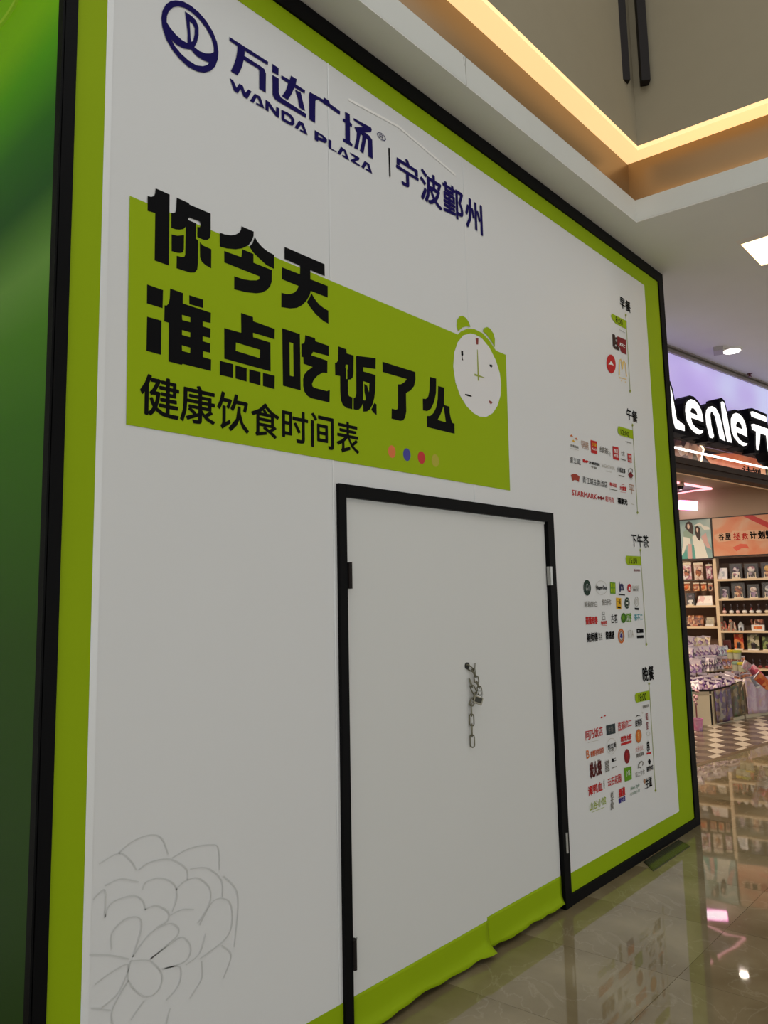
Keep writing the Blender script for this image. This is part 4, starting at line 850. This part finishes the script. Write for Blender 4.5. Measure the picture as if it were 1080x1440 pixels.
# ------------------------------------------------------------------ shelf units
OFF = 1.80; DEPTH = .24
def u_(x, y): return sp(x, y, OFF)[0]
def z_(x, y): return sp(x, y, OFF)[1]
UL = root('shelf_unit', sframe(OFF) @ Matrix.Translation((u_(985,851),0,0)), 'narrow cream shelf unit under the gown poster', 'shelf unit')
UR = root('shelf_unit', sframe(OFF) @ Matrix.Translation((u_(1050,851),0,0)), 'wide cream shelf unit under the orange poster', 'shelf unit')
ud = u_(1008,840); UEND = 1.62
b = MB(sframe(OFF)); b.box(ud-.022, ud+.022, 0, DEPTH, 0, z_(1003,785)); b.build('side_panel', CREAM, UR)
b = MB(sframe(OFF)); b.box(UEND-.03, UEND, 0, DEPTH, 0, z_(1003,785)); b.build('side_panel', CREAM, UR)
b = MB(sframe(OFF)); b.box(ud, UEND, DEPTH-.01, DEPTH, 0, z_(1003,785)); b.build('back_panel', SHELFB, UR)
b = MB(sframe(OFF)); b.box(-1.3, ud-.022, DEPTH-.01, DEPTH, 0, z_(1003,787)); b.build('back_panel', mat('brown_shelf_back', (.16,.09,.06), .7), UL)
b = MB(sframe(OFF)); b.box(-1.33, -1.3, 0, DEPTH, 0, z_(1003,787)); b.build('side_panel', CREAM, UL)
ZS = [z_(1006,814.7), z_(1010,842), z_(1011,863.3), z_(1012,887), z_(1031,914.2), z_(1066,940.5)]
for z in ZS: b = MB(sframe(OFF)); b.box(ud+.022, UEND-.03, -.005, DEPTH-.01, z-.028, z); b.build('shelf', CREAM, UR)
ZL = [z_(985,851.5), z_(985,881)]
for z in ZL: b = MB(sframe(OFF)); b.box(-1.3, ud-.022, -.005, DEPTH-.01, z-.028, z); b.build('shelf', CREAM, UL)
for z in (z_(985,790)+.03, z_(985,817.5)+.02): b = MB(sframe(OFF)); b.tube([(-1.3,.03,z),(ud-.022,.03,z)], .008, 6); b.build('hanging_rail', STEEL, UL)
# goods on the shelves
rnd = random.Random(4)
def printm(name, cols, sc_=14, em=0.):
    return ramp_mat(name, [(i/len(cols), c) for i, c in enumerate(cols)]+[(1.0, cols[-1])], kind='cells', nscale=sc_, rough=.3, emit=em)
PW = printm('purple_white_print', [(.13,.05,.22),(.36,.26,.38),(.05,.015,.08),(.26,.16,.30),(.60,.52,.58)], 26)
PP = printm('pink_white_print', [(.70,.40,.45),(.82,.76,.74),(.42,.18,.25),(.80,.68,.66)], 26)
OG = printm('orange_brown_print', [(.62,.24,.10),(.35,.12,.06),(.78,.48,.26),(.15,.05,.04)], 24)
WB = printm('white_black_print', [(.56,.50,.50),(.035,.025,.035),(.36,.28,.34),(.12,.07,.12)], 24)
GV = printm('olive_print', [(.22,.22,.10),(.34,.32,.18),(.10,.10,.06),(.55,.50,.36)], 22)
RDP = printm('red_orange_print', [(.70,.16,.05),(.78,.28,.10),(.50,.06,.03)], 18)
SV = printm('silver_blue_print', [(.45,.50,.58),(.70,.72,.74),(.25,.28,.36)], 24)
BRP = printm('brown_snack_print', [(.18,.07,.05),(.45,.18,.12),(.60,.42,.30),(.08,.04,.04)], 30)
LVP = printm('lavender_print', [(.28,.18,.36),(.50,.42,.48),(.15,.08,.22),(.52,.46,.50)], 22)
CLR = mat('clear_plastic_film', (.85,.88,.92), .06, alpha=.05)
DKB = mat('dark_navy_card', (.012,.014,.028), .5)
CRM = mat('cream_plastic', (.78,.68,.52), .4); WPL = mat('white_plastic_goods', (.82,.80,.78), .35)
IO = .07     # how far behind the shelf front goods stand
def item(name, px0, px1, py0, py1, zshelf, lab, cat, group, off=OFF+IO):
    """an empty at the base centre, sized from where it is seen on its shelf: returns root, width, height, frame at the base centre"""
    a = sp(px0, py0, off); c = sp(px1, py1, off); w = c[0]-a[0]; h = a[1]-c[1]
    fm = sframe(off) @ Matrix.Translation(((a[0]+c[0])/2, 0, zshelf)); return root(name, fm, lab, cat, group), w, h, fm
def blob(b, cx, cz, rx, rz, y=0., ry=.02, n=10):
    m_ = Matrix.Translation((cx, y, cz)); v = []; f = []
    for j in range(1, 6):
        t = math.pi*j/6
        for k in range(n): a = 2*math.pi*k/n; v.append((rx*math.sin(t)*math.cos(a), ry*math.sin(t)*math.sin(a), rz*math.cos(t)))
    for j in range(4):
        for k in range(n): k2 = (k+1) % n; f.append((j*n+k, j*n+k2, (j+1)*n+k2, (j+1)*n+k))
    f.append(tuple(range(n))); f.append(tuple(4*n+k for k in reversed(range(n)))); b.add(v, f, m_)
def bagged_standee(px0, px1, py0, py1, zs, lab, hairc, bodyc, backc=DKB, group='acrylic standees on the wide shelf unit'):
    r, w, h, fm = item('acrylic_standee', px0, px1, py0, py1, zs, lab, 'standee', group)
    b = MB(fm); b.box(-w*.48, w*.48, .03, .034, .002, h*.98); b.build('backing_card', backc, r)
    b = MB(fm); b.box(-w*.34, w*.34, -.03, .01, 0, h*.08); b.build('base', CRM, r)
    b = MB(fm); blob(b, 0, h*.62, w*.27, h*.21, -.004, .012); b.build('head', hairc, r, smooth=True)
    b = MB(fm); b.prism([(-w*.14,-.012),(w*.14,-.012),(w*.1,.004),(-w*.1,.004)], h*.07, h*.45); blob(b, -w*.16, h*.33, w*.13, h*.10, -.006, .01); blob(b, w*.17, h*.36, w*.13, h*.10, -.006, .01); b.build('figure_cutout', bodyc, r)
    b = MB(fm); b.box(-w*.30, -w*.24, -.014, -.008, h*.07, h*.4).box(w*.24, w*.30, -.014, -.008, h*.07, h*.4); b.build('support', CRM, r)
    b = MB(fm); b.box(-w*.49, w*.49, -.035, -.034, 0, h); b.build('clear_sleeve', CLR, r)
    return r
# top row
r, w, h, fm = item('wrapped_box', 1008.5, 1023.5, 797.5, 812.5, ZS[0], 'leaning white printed box at the left end of the top shelf', 'box', None)
b = MB(fm @ Matrix.Shear('XZ', 4, (0.0, 0.0)) ); b.add([(-w*.5,-.03,0),(w*.48,-.03,0),(w*.48,.03,0),(-w*.5,.03,0),(-w*.2,-.02,h),(w*.5,-.02,h),(w*.5,.03,h),(-w*.2,.03,h)], [(0,3,2,1),(4,5,6,7),(0,1,5,4),(1,2,6,5),(2,3,7,6),(3,0,4,7)]); b.build('carton', printm('white_lilac_print', [(.80,.78,.82),(.62,.58,.68),(.85,.83,.85)], 20), r)
b = MB(fm); b.box(-w*.25, w*.2, -.034, -.030, h*.25, h*.7); b.build('printed_label', SV, r)
bagged_standee(1025.5, 1044.5, 791.5, 812, ZS[0], 'purple-haired standee in a sleeve, second on the top shelf', PW, PP)
bagged_standee(1046.0, 1067.5, 791.5, 811.5, ZS[0], 'pink-white standee in a clear sleeve, third on the top shelf', PP, WB)
bagged_standee(1069.5, 1090, 790.5, 811.2, ZS[0], 'golden-haired standee at the right edge of the top shelf', mat('golden_hair_print', (.70,.42,.10), .4, noise=.3, nscale=40), OG)
bagged_standee(1011.5, 1026.5, 823, 839.5, ZS[1], 'small purple winged standee, leftmost on the second shelf', PW, PW)
bagged_standee(1028, 1048.5, 818, 839.3, ZS[1], 'orange-clad standee in a sleeve on the second shelf', OG, OG)
bagged_standee(1050, 1069, 820, 839, ZS[1], 'standee with a wide pale mushroom hat on the second shelf', printm('mushroom_print', [(.72,.55,.50),(.80,.70,.66),(.5,.35,.34)], 30), PW)
bagged_standee(1071, 1090, 817.5, 838.6, ZS[1], 'grey-blue standee at the right edge of the second shelf', SV, WB)
# third shelf: little figures on white bases
def figurine(px0, px1, py0, py1, zs, lab, basec, bodyc, headc, group, name='figurine'):
    r, w, h, fm = item(name, px0, px1, py0, py1, zs, lab, 'figurine', group)
    b = MB(fm); blob(b, 0, h*.17, w*.46, h*.17, 0, w*.4); b.build('base', basec, r, smooth=True)
    b = MB(fm); b.lathe([(w*.20,h*.22),(w*.16,h*.48),(w*.08,h*.55)], seg=8); b.build('body', bodyc, r)
    b = MB(fm); blob(b, 0, h*.74, w*.24, h*.22, 0, w*.22); b.build('head', headc, r, smooth=True)
DHR = mat('dark_hair_plastic', (.03,.02,.025), .4); PKB = mat('pale_pink_plastic', (.78,.55,.52), .35); RDD = mat('dark_red_plastic', (.25,.04,.04), .4)
cols3 = [('pale pink',PKB),('white',WPL),('rosy',PKB),('large white',WPL),('rounded white',WPL),('wide white',WPL),('cream',CRM)]
xs3 = [(1014,1022.5),(1024,1032.5),(1033.5,1041),(1042,1051.5),(1052,1061),(1061.5,1072),(1073.5,1083)]
ordn = ['first','second','third','fourth','fifth','sixth','last']
for (a, c), (cn, m_), on in zip(xs3, cols3, ordn): figurine(a, c, 846.5, 861.5, ZS[2], f'small dark figurine on a {cn} base, {on} from the left on the third shelf', m_, RDD if on in ('first','fifth') else DHR, DHR, 'figurines on white bases, third shelf')
# fourth shelf
r, w, h, fm = item('snack_bundle', 1013.5, 1036, 868, 885.5, ZS[3], 'bundle of brown and red wrapped snacks on the fourth shelf', 'snacks', None)
for k in range(7):
    x = -w/2+w*(k+.5)/7; b = MB(fm @ Matrix.Translation((x,0,0)) @ Matrix.Rotation(rnd.uniform(-.25,.25),4,'Y')); b.box(-w*.085,w*.085,-.02,.02,0,h*(.65+.3*rnd.random())); b.build('wrapped_bar', BRP if k % 2 else printm('grey_red_print', [(.30,.26,.22),(.5,.08,.06),(.6,.52,.42)], 30), r, bev=.004)
r, w, h, fm = item('house_ornament', 1037, 1046.5, 869, 882, ZS[3], 'small silver house-shaped ornament on the fourth shelf', 'ornament', None)
b = MB(fm); b.add([(-w*.42,-.02,0),(w*.42,-.02,0),(w*.42,.02,0),(-w*.42,.02,0),(-w*.42,-.02,h*.6),(w*.42,-.02,h*.6),(w*.42,.02,h*.6),(-w*.42,.02,h*.6)], [(0,3,2,1),(4,5,6,7),(0,1,5,4),(1,2,6,5),(2,3,7,6),(3,0,4,7)]); b.build('walls', SV, r)
b = MB(fm); b.add([(-w*.5,-.026,h*.58),(w*.5,-.026,h*.58),(w*.5,.026,h*.58),(-w*.5,.026,h*.58),(0,-.026,h),(0,.026,h)], [(0,1,4),(3,5,2),(0,4,5,3),(1,2,5,4),(0,3,2,1)]); b.build('roof', mat('silver_roof', (.55,.58,.62), .3, metal=.4), r)
b = MB(fm); b.box(-w*.12,w*.12,-.023,-.02,0,h*.35); b.build('door', DHR, r)
r, w, h, fm = item('snack_carton', 1057, 1075.5, 877.5, 886, ZS[3], 'open white snack carton with red print on the fourth shelf', 'box', None)
b = MB(fm); b.box(-w/2,w/2,-.04,.04,0,h); b.build('carton', WPL, r, bev=.002); b = MB(fm); b.box(-w*.32,w*.32,-.043,-.04,h*.3,h*.75); b.build('printed_label', RDP, r)
for k in range(6): b = MB(fm @ Matrix.Translation((-w*.42+w*.84*k/5,0,h)) @ Matrix.Rotation(rnd.uniform(-.3,.3),4,'Y')); b.box(-w*.07,w*.07,-.03,.03,-.01,.075); b.build('wrapped_bar', BRP, r)
# fifth shelf
def card(px0, px1, py0, py1, zs, lab, backc, basec):
    r, w, h, fm = item('display_card', px0, px1, py0, py1, zs, lab, 'standee', 'display cards on the fifth shelf')
    b = MB(fm); b.prism([(-w*.46,.02),(w*.46,.02),(w*.46,.026),(-w*.46,.026)], 0, h); b.build('backing_card', backc, r, bev=.004)
    b = MB(fm); b.box(-w*.42,w*.42,-.03,.018,0,h*.10); b.build('base', basec, r, bev=.003)
    b = MB(fm); blob(b, 0, h*.36, w*.2, h*.16, 0, .015); b.prism([(-w*.16,-.01),(w*.16,-.01),(0,.01)], h*.08, h*.3); b.build('figure_cutout', DHR, r)
card(1015, 1028.5, 898, 911.5, ZS[4]+.0, 'dark maroon display card, leftmost on the fifth shelf', mat('maroon_card', (.12,.03,.03), .4), CRM)
card(1030.5, 1046.5, 890.5, 913, ZS[4], 'bright orange-red display card on the fifth shelf', RDP, CRM)
card(1049, 1069, 891, 913, ZS[4], 'large olive display card with white base on the fifth shelf', GV, WPL)
card(1070.5, 1090, 894, 913.2, ZS[4], 'green display card at the right edge of the fifth shelf', printm('green_print_or_reflection', [(.14,.22,.06),(.3,.36,.14),(.08,.1,.05)], 22), CRM)
for k, (a, c) in enumerate(((1055,1063.5),(1065,1073),(1074.5,1083))): figurine(a, c, 925, 939, ZS[5], f'dark red figurine, {["left","middle","right"][k]} of three on the lowest shelf', RDD, DHR, DHR, 'dark figurines on the lowest shelf')
# left unit goods
def hangpack(px0, px1, py0, py1, lab, m_, m2, group):
    off = OFF+.02; a = sp(px0, py0, off); c = sp(px1, py1, off); w = c[0]-a[0]; h = a[1]-c[1]
    fm = sframe(off) @ Matrix.Translation(((a[0]+c[0])/2, 0, c[1])); r = root('hanging_pack', fm, lab, 'packet', group)
    b = MB(fm); b.box(-w*.46,w*.46,0,.015,0,h*.9); b.build('pouch', m_, r, bev=.004)
    b = MB(fm); blob(b, 0, h*.42, w*.3, h*.25, -.002, .012); b.build('printed_figure', m2, r)
    b = MB(fm); b.box(-w*.48,w*.48,-.002,.016,h*.86,h*.97); b.build('header_card', CRM, r); b = MB(fm); b.tube([(0,.008,h*.97),(0,.008,h*1.06)], .004, 5); b.build('hook', STEEL, r)
hangpack(958,973.5,791,814.5,'brown-white hanging pack, left of the top row beside the frame',PP,BRP,'packs on the upper hanging rail')
hangpack(974.5,990,791,815,'beige hanging pack with brown picture, middle of the top row',printm('beige_print',[(.62,.45,.36),(.75,.62,.52),(.4,.25,.2)],24),OG,'packs on the upper hanging rail')
hangpack(992,1002.5,793,814,'dark pink and white hanging pack, right of the top row',printm('dark_pink_print',[(.35,.12,.16),(.65,.45,.5),(.12,.05,.08)],28),PP,'packs on the upper hanging rail')
hangpack(960,971.5,819,830.5,'orange pack hanging left in the lower rail row',OG,RDP,'orange packs on the lower hanging rail')
hangpack(974,984,819.5,831,'orange pack hanging in the middle of the lower rail row',OG,BRP,'orange packs on the lower hanging rail')
hangpack(985,994,819.5,830.5,'orange pack hanging right in the lower rail row',OG,RDP,'orange packs on the lower hanging rail')
hangpack(995.5,1002.5,820,831,'dark brown pack at the right end of the lower rail',BRP,DHR,None)
bagged_standee(964, 978, 833, 850.5, ZL[0], 'black and white standee on the narrow unit', WB, WPL, DKB, None)
r, w, h, fm = item('flat_box', 979.5, 1003, 837, 850, ZL[0], 'slanted white and pink flat box on the narrow unit', 'box', None)
b = MB(fm); b.add([(-w*.5,-.05,0),(w*.5,-.05,0),(w*.5,.05,0),(-w*.5,.05,0),(-w*.36,-.01,h),(w*.46,-.01,h),(w*.46,.05,h),(-w*.36,.05,h)], [(0,3,2,1),(4,5,6,7),(0,1,5,4),(1,2,6,5),(2,3,7,6),(3,0,4,7)]); b.build('carton', printm('white_pink_box_print',[(.82,.74,.68),(.7,.42,.40),(.85,.80,.76)],16), r)
b = MB(fm); b.box(-w*.5,w*.5,-.055,-.05,0,h*.22); b.build('lower_edge', WPL, r)
def cake(px0, px1, py0, py1, zs, lab, m1, m2):
    r, w, h, fm = item('display_tray', px0, px1, py0, py1, zs, lab, 'tray', 'trays on the lower board of the narrow unit')
    b = MB(fm); b.box(-w/2,w/2,-.05,.06,0,h*.22); b.build('tray', m2, r, bev=.003)
    for k in range(6): b = MB(fm); x = -w*.4+w*.8*k/5; b.lathe([(w*.06,h*.2),(w*.06,h*.62),(w*.02,h*.7)], Matrix.Translation((x,0,0)), 8); b.build('filled_pot', m1, r)
    b = MB(fm); b.box(-w*.45,w*.45,.05,.055,h*.22,h); b.build('backing_card', m1, r)
    b = MB(fm); b.box(-w*.48,w*.48,-.05,-.049,h*.2,h*.9); b.build('clear_front', CLR, r)
cake(965.5,990,864.5,879.5,ZL[1],'brown display tray with dark pots on the narrow unit',OG,BRP)
cake(992,1004.5,867,879.5,ZL[1],'small pale display tray on the narrow unit',printm('sage_print',[(.5,.45,.34),(.62,.55,.42)],20),WPL)
# ------------------------------------------------------------------ bins heaped with packets
G = lambda x, y: zat(x, y, 0)
A0, AL, A1, A2 = G(1004,1020), G(950,1021), G(1029,1015), G(1047,1010.5)
B1 = G(1100,1001)
fwd = Vector((math.sin(YAW+.12), math.cos(YAW+.12), 0))
BIN = root('display_bin', A0, 'cream display bin with black edges and dark purple printed banner', 'display bin')
HB = .42
def wallp(bn, p, q, z0, z1, t, m, par, name, lab=None):
    d_ = (q-p).normalized(); n_ = Vector((-d_.y, d_.x, 0))*t
    b = MB(); b.add([(p.x,p.y,z0),(q.x,q.y,z0),(q.x,q.y,z1),(p.x,p.y,z1),(p.x+n_.x,p.y+n_.y,z0),(q.x+n_.x,q.y+n_.y,z0),(q.x+n_.x,q.y+n_.y,z1),(p.x+n_.x,p.y+n_.y,z1)], [(0,1,2,3),(7,6,5,4),(0,4,5,1),(1,5,6,2),(2,6,7,3),(3,7,4,0)]); return b.build(name, m, par, lab)
CRB = mat('cream_bin_panel', (.66,.56,.38), .5)
wallp(None, AL, A0-(A0-AL).normalized()*.03, 0, HB, .02, CRB, BIN, 'side_panel')
wallp(None, A0-(A0-AL).normalized()*.03, A0+(A1-A0).normalized()*.02, 0, HB, .03, DARKM, BIN, 'corner_post')
wallp(None, A0, A2, 0, HB, .02, CRB, BIN, 'front_panel')
b = MB(); b.prism([tuple(p.to_2d()) for p in (AL, A0, A2, A2+fwd*.5, AL+fwd*.5)], HB-.06, HB-.04); b.build('bin_floor', CRB, BIN)
b = MB(); b.tube([AL+EZ*HB, A0+EZ*HB, A1+EZ*(HB+.02), A2+EZ*(HB+.05)], .013, 6); b.build('rim', DARKM, BIN)
def banner(p, q, ztop, zbot, m, par, name, seed, waves=3., amp=.012, out=.012):
    d_ = (q-p); n_ = Vector((d_.y, -d_.x, 0)).normalized()
    if n_.dot(CAM-p) < 0: n_ = -n_
    vs = []; fs = []; nu, nv = 22, 10
    for i in range(nu+1):
        for j in range(nv+1):
            u, v = i/nu, j/nv; w_ = out+amp*(.5+.5*math.sin(u*waves*2*math.pi+seed+v*1.3))*(.3+.7*v); zt = ztop[0]+(ztop[1]-ztop[0])*u; zb = zbot[0]+(zbot[1]-zbot[0])*u
            pt = p+d_*u+n_*w_; vs.append((pt.x, pt.y, zt+(zb-zt)*v))
    for i in range(nu):
        for j in range(nv): a = i*(nv+1)+j; fs.append((a,a+1,a+nv+2,a+nv+1))
    b = MB(); b.add(vs, fs); o = b.build(name, m, par); sm = o.modifiers.new('t','SOLIDIFY'); sm.thickness = .003
    for pg in o.data.polygons: pg.use_smooth = True
    return o
DPB = ramp_mat('dark_purple_banner_print', [(0,(.10,.06,.09)),(.3,(.17,.11,.16)),(.5,(.12,.05,.18)),(.7,(.30,.20,.12)),(.88,(.30,.26,.20))], kind='cells', nscale=22, rough=.3)
BGB = ramp_mat('brown_green_banner_print', [(0,(.12,.09,.06)),(.3,(.25,.18,.08)),(.5,(.08,.12,.05)),(.7,(.30,.24,.14)),(.88,(.10,.07,.06))], kind='cells', nscale=22, rough=.3)
PKB2 = ramp_mat('pink_lilac_banner_print', [(.3,(.50,.34,.46)),(.45,(.62,.50,.54)),(.55,(.56,.36,.48)),(.68,(.62,.44,.30)),(.8,(.70,.60,.62))], nscale=9, detail=3, distortion=.8, rough=.35)
banner(A0+(A1-A0)*.08, A1, (HB-.005,HB+.01), (.02,.02), DPB, BIN, 'printed_banner', 0, 2)
banner(A1, A2, (HB+.02,HB+.06), (.05,.05), BGB, BIN, 'printed_banner', 2, 1.5)
BIN2 = root('display_bin', (A2+B1)/2, 'bin draped with a pink and lilac printed cloth at the right edge', 'display bin')
wallp(None, A2+(B1-A2).normalized()*.03, B1, 0, .46, .02, CRB, BIN2, 'front_panel')
banner(A2+(B1-A2).normalized()*.02, B1, (.50,.50), (.055,.03), PKB2, BIN2, 'cloth', 1, 4, .03, .02)
b = MB(); b.prism([tuple(p.to_2d()) for p in (A2+fwd*.02, B1, B1+fwd*.5, A2+fwd*.5)], .40, .42); b.build('bin_floor', CRB, BIN2)
# stepped tables behind the bins
T = []
for k, (d0, d1, h_, tx) in enumerate(((.50,.82,.58,'low stepped table behind the bins, under rows of packets'), (.84,1.12,.72,'middle stepped table carrying white and purple packets'), (1.14,1.40,.85,'rear stepped table next to the shelf units'))):
    r = root('display_table', A0+fwd*d0, tx, 'table', 'stepped tables behind the bins')
    pl_ = [AL+fwd*d0, A2+(B1-A2)*(.75-.2*k)+fwd*d0, A2+(B1-A2)*(.75-.2*k)+fwd*d1, AL+fwd*d1]
    pl_ = [Vector((*q_, 0)) for q_ in clip([tuple(p.to_2d()) for p in pl_], (SN.x, SN.y), SN.dot(S0)+1.74)]
    b = MB(); b.prism([tuple(p.to_2d()) for p in pl_], h_-.03, h_); b.build('tabletop', CRB, r)
    for p in pl_:
        q = p+(sum(pl_, Vector((0,0,0)))/len(pl_)-p)*.06; b = MB(); b.box(q.x-.02,q.x+.02,q.y-.02,q.y+.02,0,h_-.03); b.build('leg', DARKM, r)
# packets standing in rows: one prototype per look, copied
PK = {}
def proto(nm, front, size, lab, group):
    r = root('packet', Matrix.Identity(4), lab, 'packet', group); w, h, t = size
    b = MB(); b.box(-w/2,w/2,-t/2,t/2,0,h); b.build('pouch', front, r, bev=.006)
    b = MB(); b.box(-w/2,w/2,-t/2-.001,t/2+.001,h*.88,h); b.build('header_seal', mat('pale_seal', (.45,.38,.44), .3), r)
    b = MB(); blob(b, 0, h*.45, w*.28, h*.24, -t/2-.002, .006, 8); b.build('printed_figure', printm('small_dark_print', [(.08,.04,.10),(.5,.35,.5),(.7,.6,.5),(.2,.1,.2)], 40), r)
    return r
looks = [('purple', PW, (.12,.19,.014)), ('white', WB, (.115,.18,.014)), ('lavender', LVP, (.12,.17,.016)), ('orange', OG, (.13,.15,.02)), ('silver', SV, (.12,.14,.02)), ('pink', PP, (.13,.15,.016)), ('cream', printm('cream_print', [(.72,.60,.42),(.80,.74,.62),(.45,.30,.20)], 24), (.115,.15,.018))]
# rows: (depth behind bin front, u range along the front, height, looks, lean)
def along(u, d):
    L1_ = (A0-AL).length; L2_ = (A2-A0).length
    if u < L1_: p = AL+(A0-AL).normalized()*u
    elif u < L1_+L2_: p = A0+(A2-A0).normalized()*(u-L1_)
    else: p = A2+(B1-A2).normalized()*(u-L1_-L2_)
    return p+fwd*d
LT = (A0-AL).length+(A2-A0).length
rows = [(.06,.10,LT+.42,.365,('purple','purple','cream'),-.5,'front row of the bins'), (.20,.12,LT+.44,.39,('purple','white','orange'),-.3,'second row of the bins'),
        (.34,.12,LT+.46,.42,('white','cream','orange'),-.25,'third row of the bins'), (.56,.12,LT+.40,.58,('lavender','white','orange'),-.2,'lower stepped table, front row'),
        (.70,.12,LT+.38,.58,('white','purple','cream'),-.2,'lower stepped table, rear row'), (.88,.12,LT+.2,.72,('white','lavender','silver'),-.15,'middle stepped table, front row'),
        (1.00,.12,LT+.15,.72,('purple','silver','pink'),-.15,'middle stepped table, rear row'), (1.20,.12,LT-.1,.85,('silver','lavender','cream'),-.1,'rear stepped table')]
protos = {}; ORD = 'first second third fourth fifth sixth seventh eighth ninth tenth eleventh twelfth thirteenth fourteenth fifteenth sixteenth seventeenth eighteenth nineteenth twentieth'.split()+[f'{k}th' for k in range(21,60)]
rnd = random.Random(11)
for d_, ua, ub, z, trio, lean, where in rows:
    u = ua
    while u < ub:
        frac = (u-ua)/(ub-ua); nm = trio[min(2, int(frac*3+rnd.uniform(-.35,.35)+.0))] if frac > 0 else trio[0]
        look = next(l for l in looks if l[0] == nm)
        key = (nm, where)
        pos = along(u, d_); ang = -YAW-.1+rnd.uniform(-.6,.6)
        if SN.dot(pos-S0) > 1.68: break
        cnt = cnt+1 if u > ua else 1
        mt = Matrix.Translation(pos+EZ*z) @ Matrix.Rotation(ang, 4, 'Z') @ Matrix.Rotation(lean+rnd.uniform(-.25,.2), 4, 'X') @ Matrix.Rotation(rnd.uniform(-.3,.3), 4, 'Y')
        if nm not in protos:
            protos[nm] = proto(nm, look[1], look[2], f'{nm} printed packet standing in the {where}', f'{nm} packets, {where}'); note_kids(protos[nm]); o_k = protos[nm]
        else: o_k = copy_tree(protos[nm])
        o_k.matrix_world = mt; o_k['label'] = f'{nm} printed packet, {ORD[cnt-1]} from the left, {where}'; o_k['group'] = f'packets, {where}'
        u += look[2][0]*rnd.uniform(.62,1.0)
# yellow-green capped jars, a blue pack
for k, (px, py, c_, tx) in enumerate(((1028,920,(.55,.42,.02),'mustard-capped round tub, left of the tubs in the heap'), (1037,924,(.38,.40,.04),'olive-capped round tub in the middle of the heap'), (1043,930,(.50,.42,.03),'mustard-capped round tub, lowest of the tubs in the heap'), (1035,932,(.20,.30,.22),'grey-green round tub at the front of the tubs'))):
    dd, hh = ((.98,.72),(.90,.72),(.66,.58),(.74,.58))[k]; ry_ = ray(px, py); ry_.z = 0; cam0 = Vector((CAM.x, CAM.y, 0)); p = cam0+ry_*((dd-(cam0-A0).dot(fwd))/ry_.dot(fwd)); p.z = hh+.09; r = root('round_tub', p, tx, 'tub', 'round tubs in the heap')
    b = MB(Matrix.Translation(p)); b.lathe([(.045,-.09),(.05,0)], seg=14); b.build('tub', mat('sage_tub', (.42,.42,.30), .4), r)
    b = MB(Matrix.Translation(p)); b.lathe([(.055,0),(.055,.025),(.03,.032)], seg=14); b.build('lid', mat('lid_%s' % ('amber','olive','ochre','sage')[k], c_, .4), r)
# slanting long pink and red pouches at the right
for k, (x0, y0, x1, y1, m_, tx) in enumerate(((1046,934,1062,945,PP,'long pink pouch sloping down at the right of the heap'), (1056,938,1074,958,printm('crimson_print',[(.5,.08,.12),(.7,.3,.35),(.3,.03,.06)],24),'long crimson pouch sloping down at the right of the heap'), (1064,950,1082,966,RDP,'orange-red pouch at the right edge of the heap'), (1060,951,1070,966,SV,'pale blue pouch leaning in the pink-draped bin'))):
    p = zat(x0, y0, .78-.05*k); q = zat(x1, y1, .60-.03*k); c_ = (p+q)/2; t_ = (q-p); L_ = t_.length; t_.normalize(); s_ = t_.cross(fwd).normalized(); n_ = s_.cross(t_)
    mt = Matrix((t_, n_, s_)).transposed().to_4x4(); mt.translation = c_
    r = root('long_pouch', mt, tx, 'packet', None); b = MB(mt); b.box(-L_/2,L_/2,-.015,.015,-.05,.05); b.build('pouch', m_, r, bev=.01); b = MB(mt); b.box(-L_/2-.012,-L_/2+.01,-.004,.004,-.05,.05); b.build('header_seal', MATS['pale_seal'], r)
# teal poster stand, pink flower wand and pink bucket at the left of the bin
p = G(973,1024); b = MB(Matrix.Translation(p) @ Matrix.Rotation(-YAW-.1, 4, 'Z')); r = root('banner_stand', p, 'narrow teal and white banner behind the pink bucket', 'banner')
b.box(-.10,.03,0,.01,0,.48); b.build('banner_sheet', mat('teal_banner', (.03,.22,.17), .4), r); b = MB(Matrix.Translation(p) @ Matrix.Rotation(-YAW-.1, 4, 'Z')); b.add([(-.10,-.002,.1),(0,-.002,.0),(.03,-.002,.0),(-.10,-.002,.36)], [(0,1,2,3)]); b.build('white_stripe', WPL, r)
p = G(981.5,1027); r = root('bucket', p, 'small pink and purple patterned bucket on the checked floor', 'bucket')
b = MB(Matrix.Translation(p)); b.lathe([(.052,0),(.062,.13),(.066,.132),(.066,.14),(.058,.14),(.05,.02)], seg=20); b.build('bucket_body', ramp_mat('pink_purple_bucket_print', [(.35,(.60,.16,.36)),(.5,(.68,.34,.48)),(.65,(.22,.12,.34))], nscale=9, rough=.35), r)
p2 = G(981,1024.5)+EZ*.13
r = root('flower_wand', p2, 'pink ribbon flower wand standing above the bucket', 'decoration')
b = MB(); b.tube([p2, p2+EZ*.14], .008, 6); b.build('stem', mat('dark_red_stem', (.30,.08,.08), .5), r)
b = MB(); rr = random.Random(2)
for k in range(12): c_ = p2+EZ*(.15+.16*rr.random())+Vector((rr.uniform(-.05,.05),rr.uniform(-.02,.02),0)); blob(b, 0, 0, .022, .022, 0, .016, 7) if False else b.lathe([(.001,-.02),(.02,0),(.001,.02)], Matrix.Translation(c_), 7)
b.build('petals', mat('dusty_pink_petal', (.52,.28,.30), .5), r)
flush()
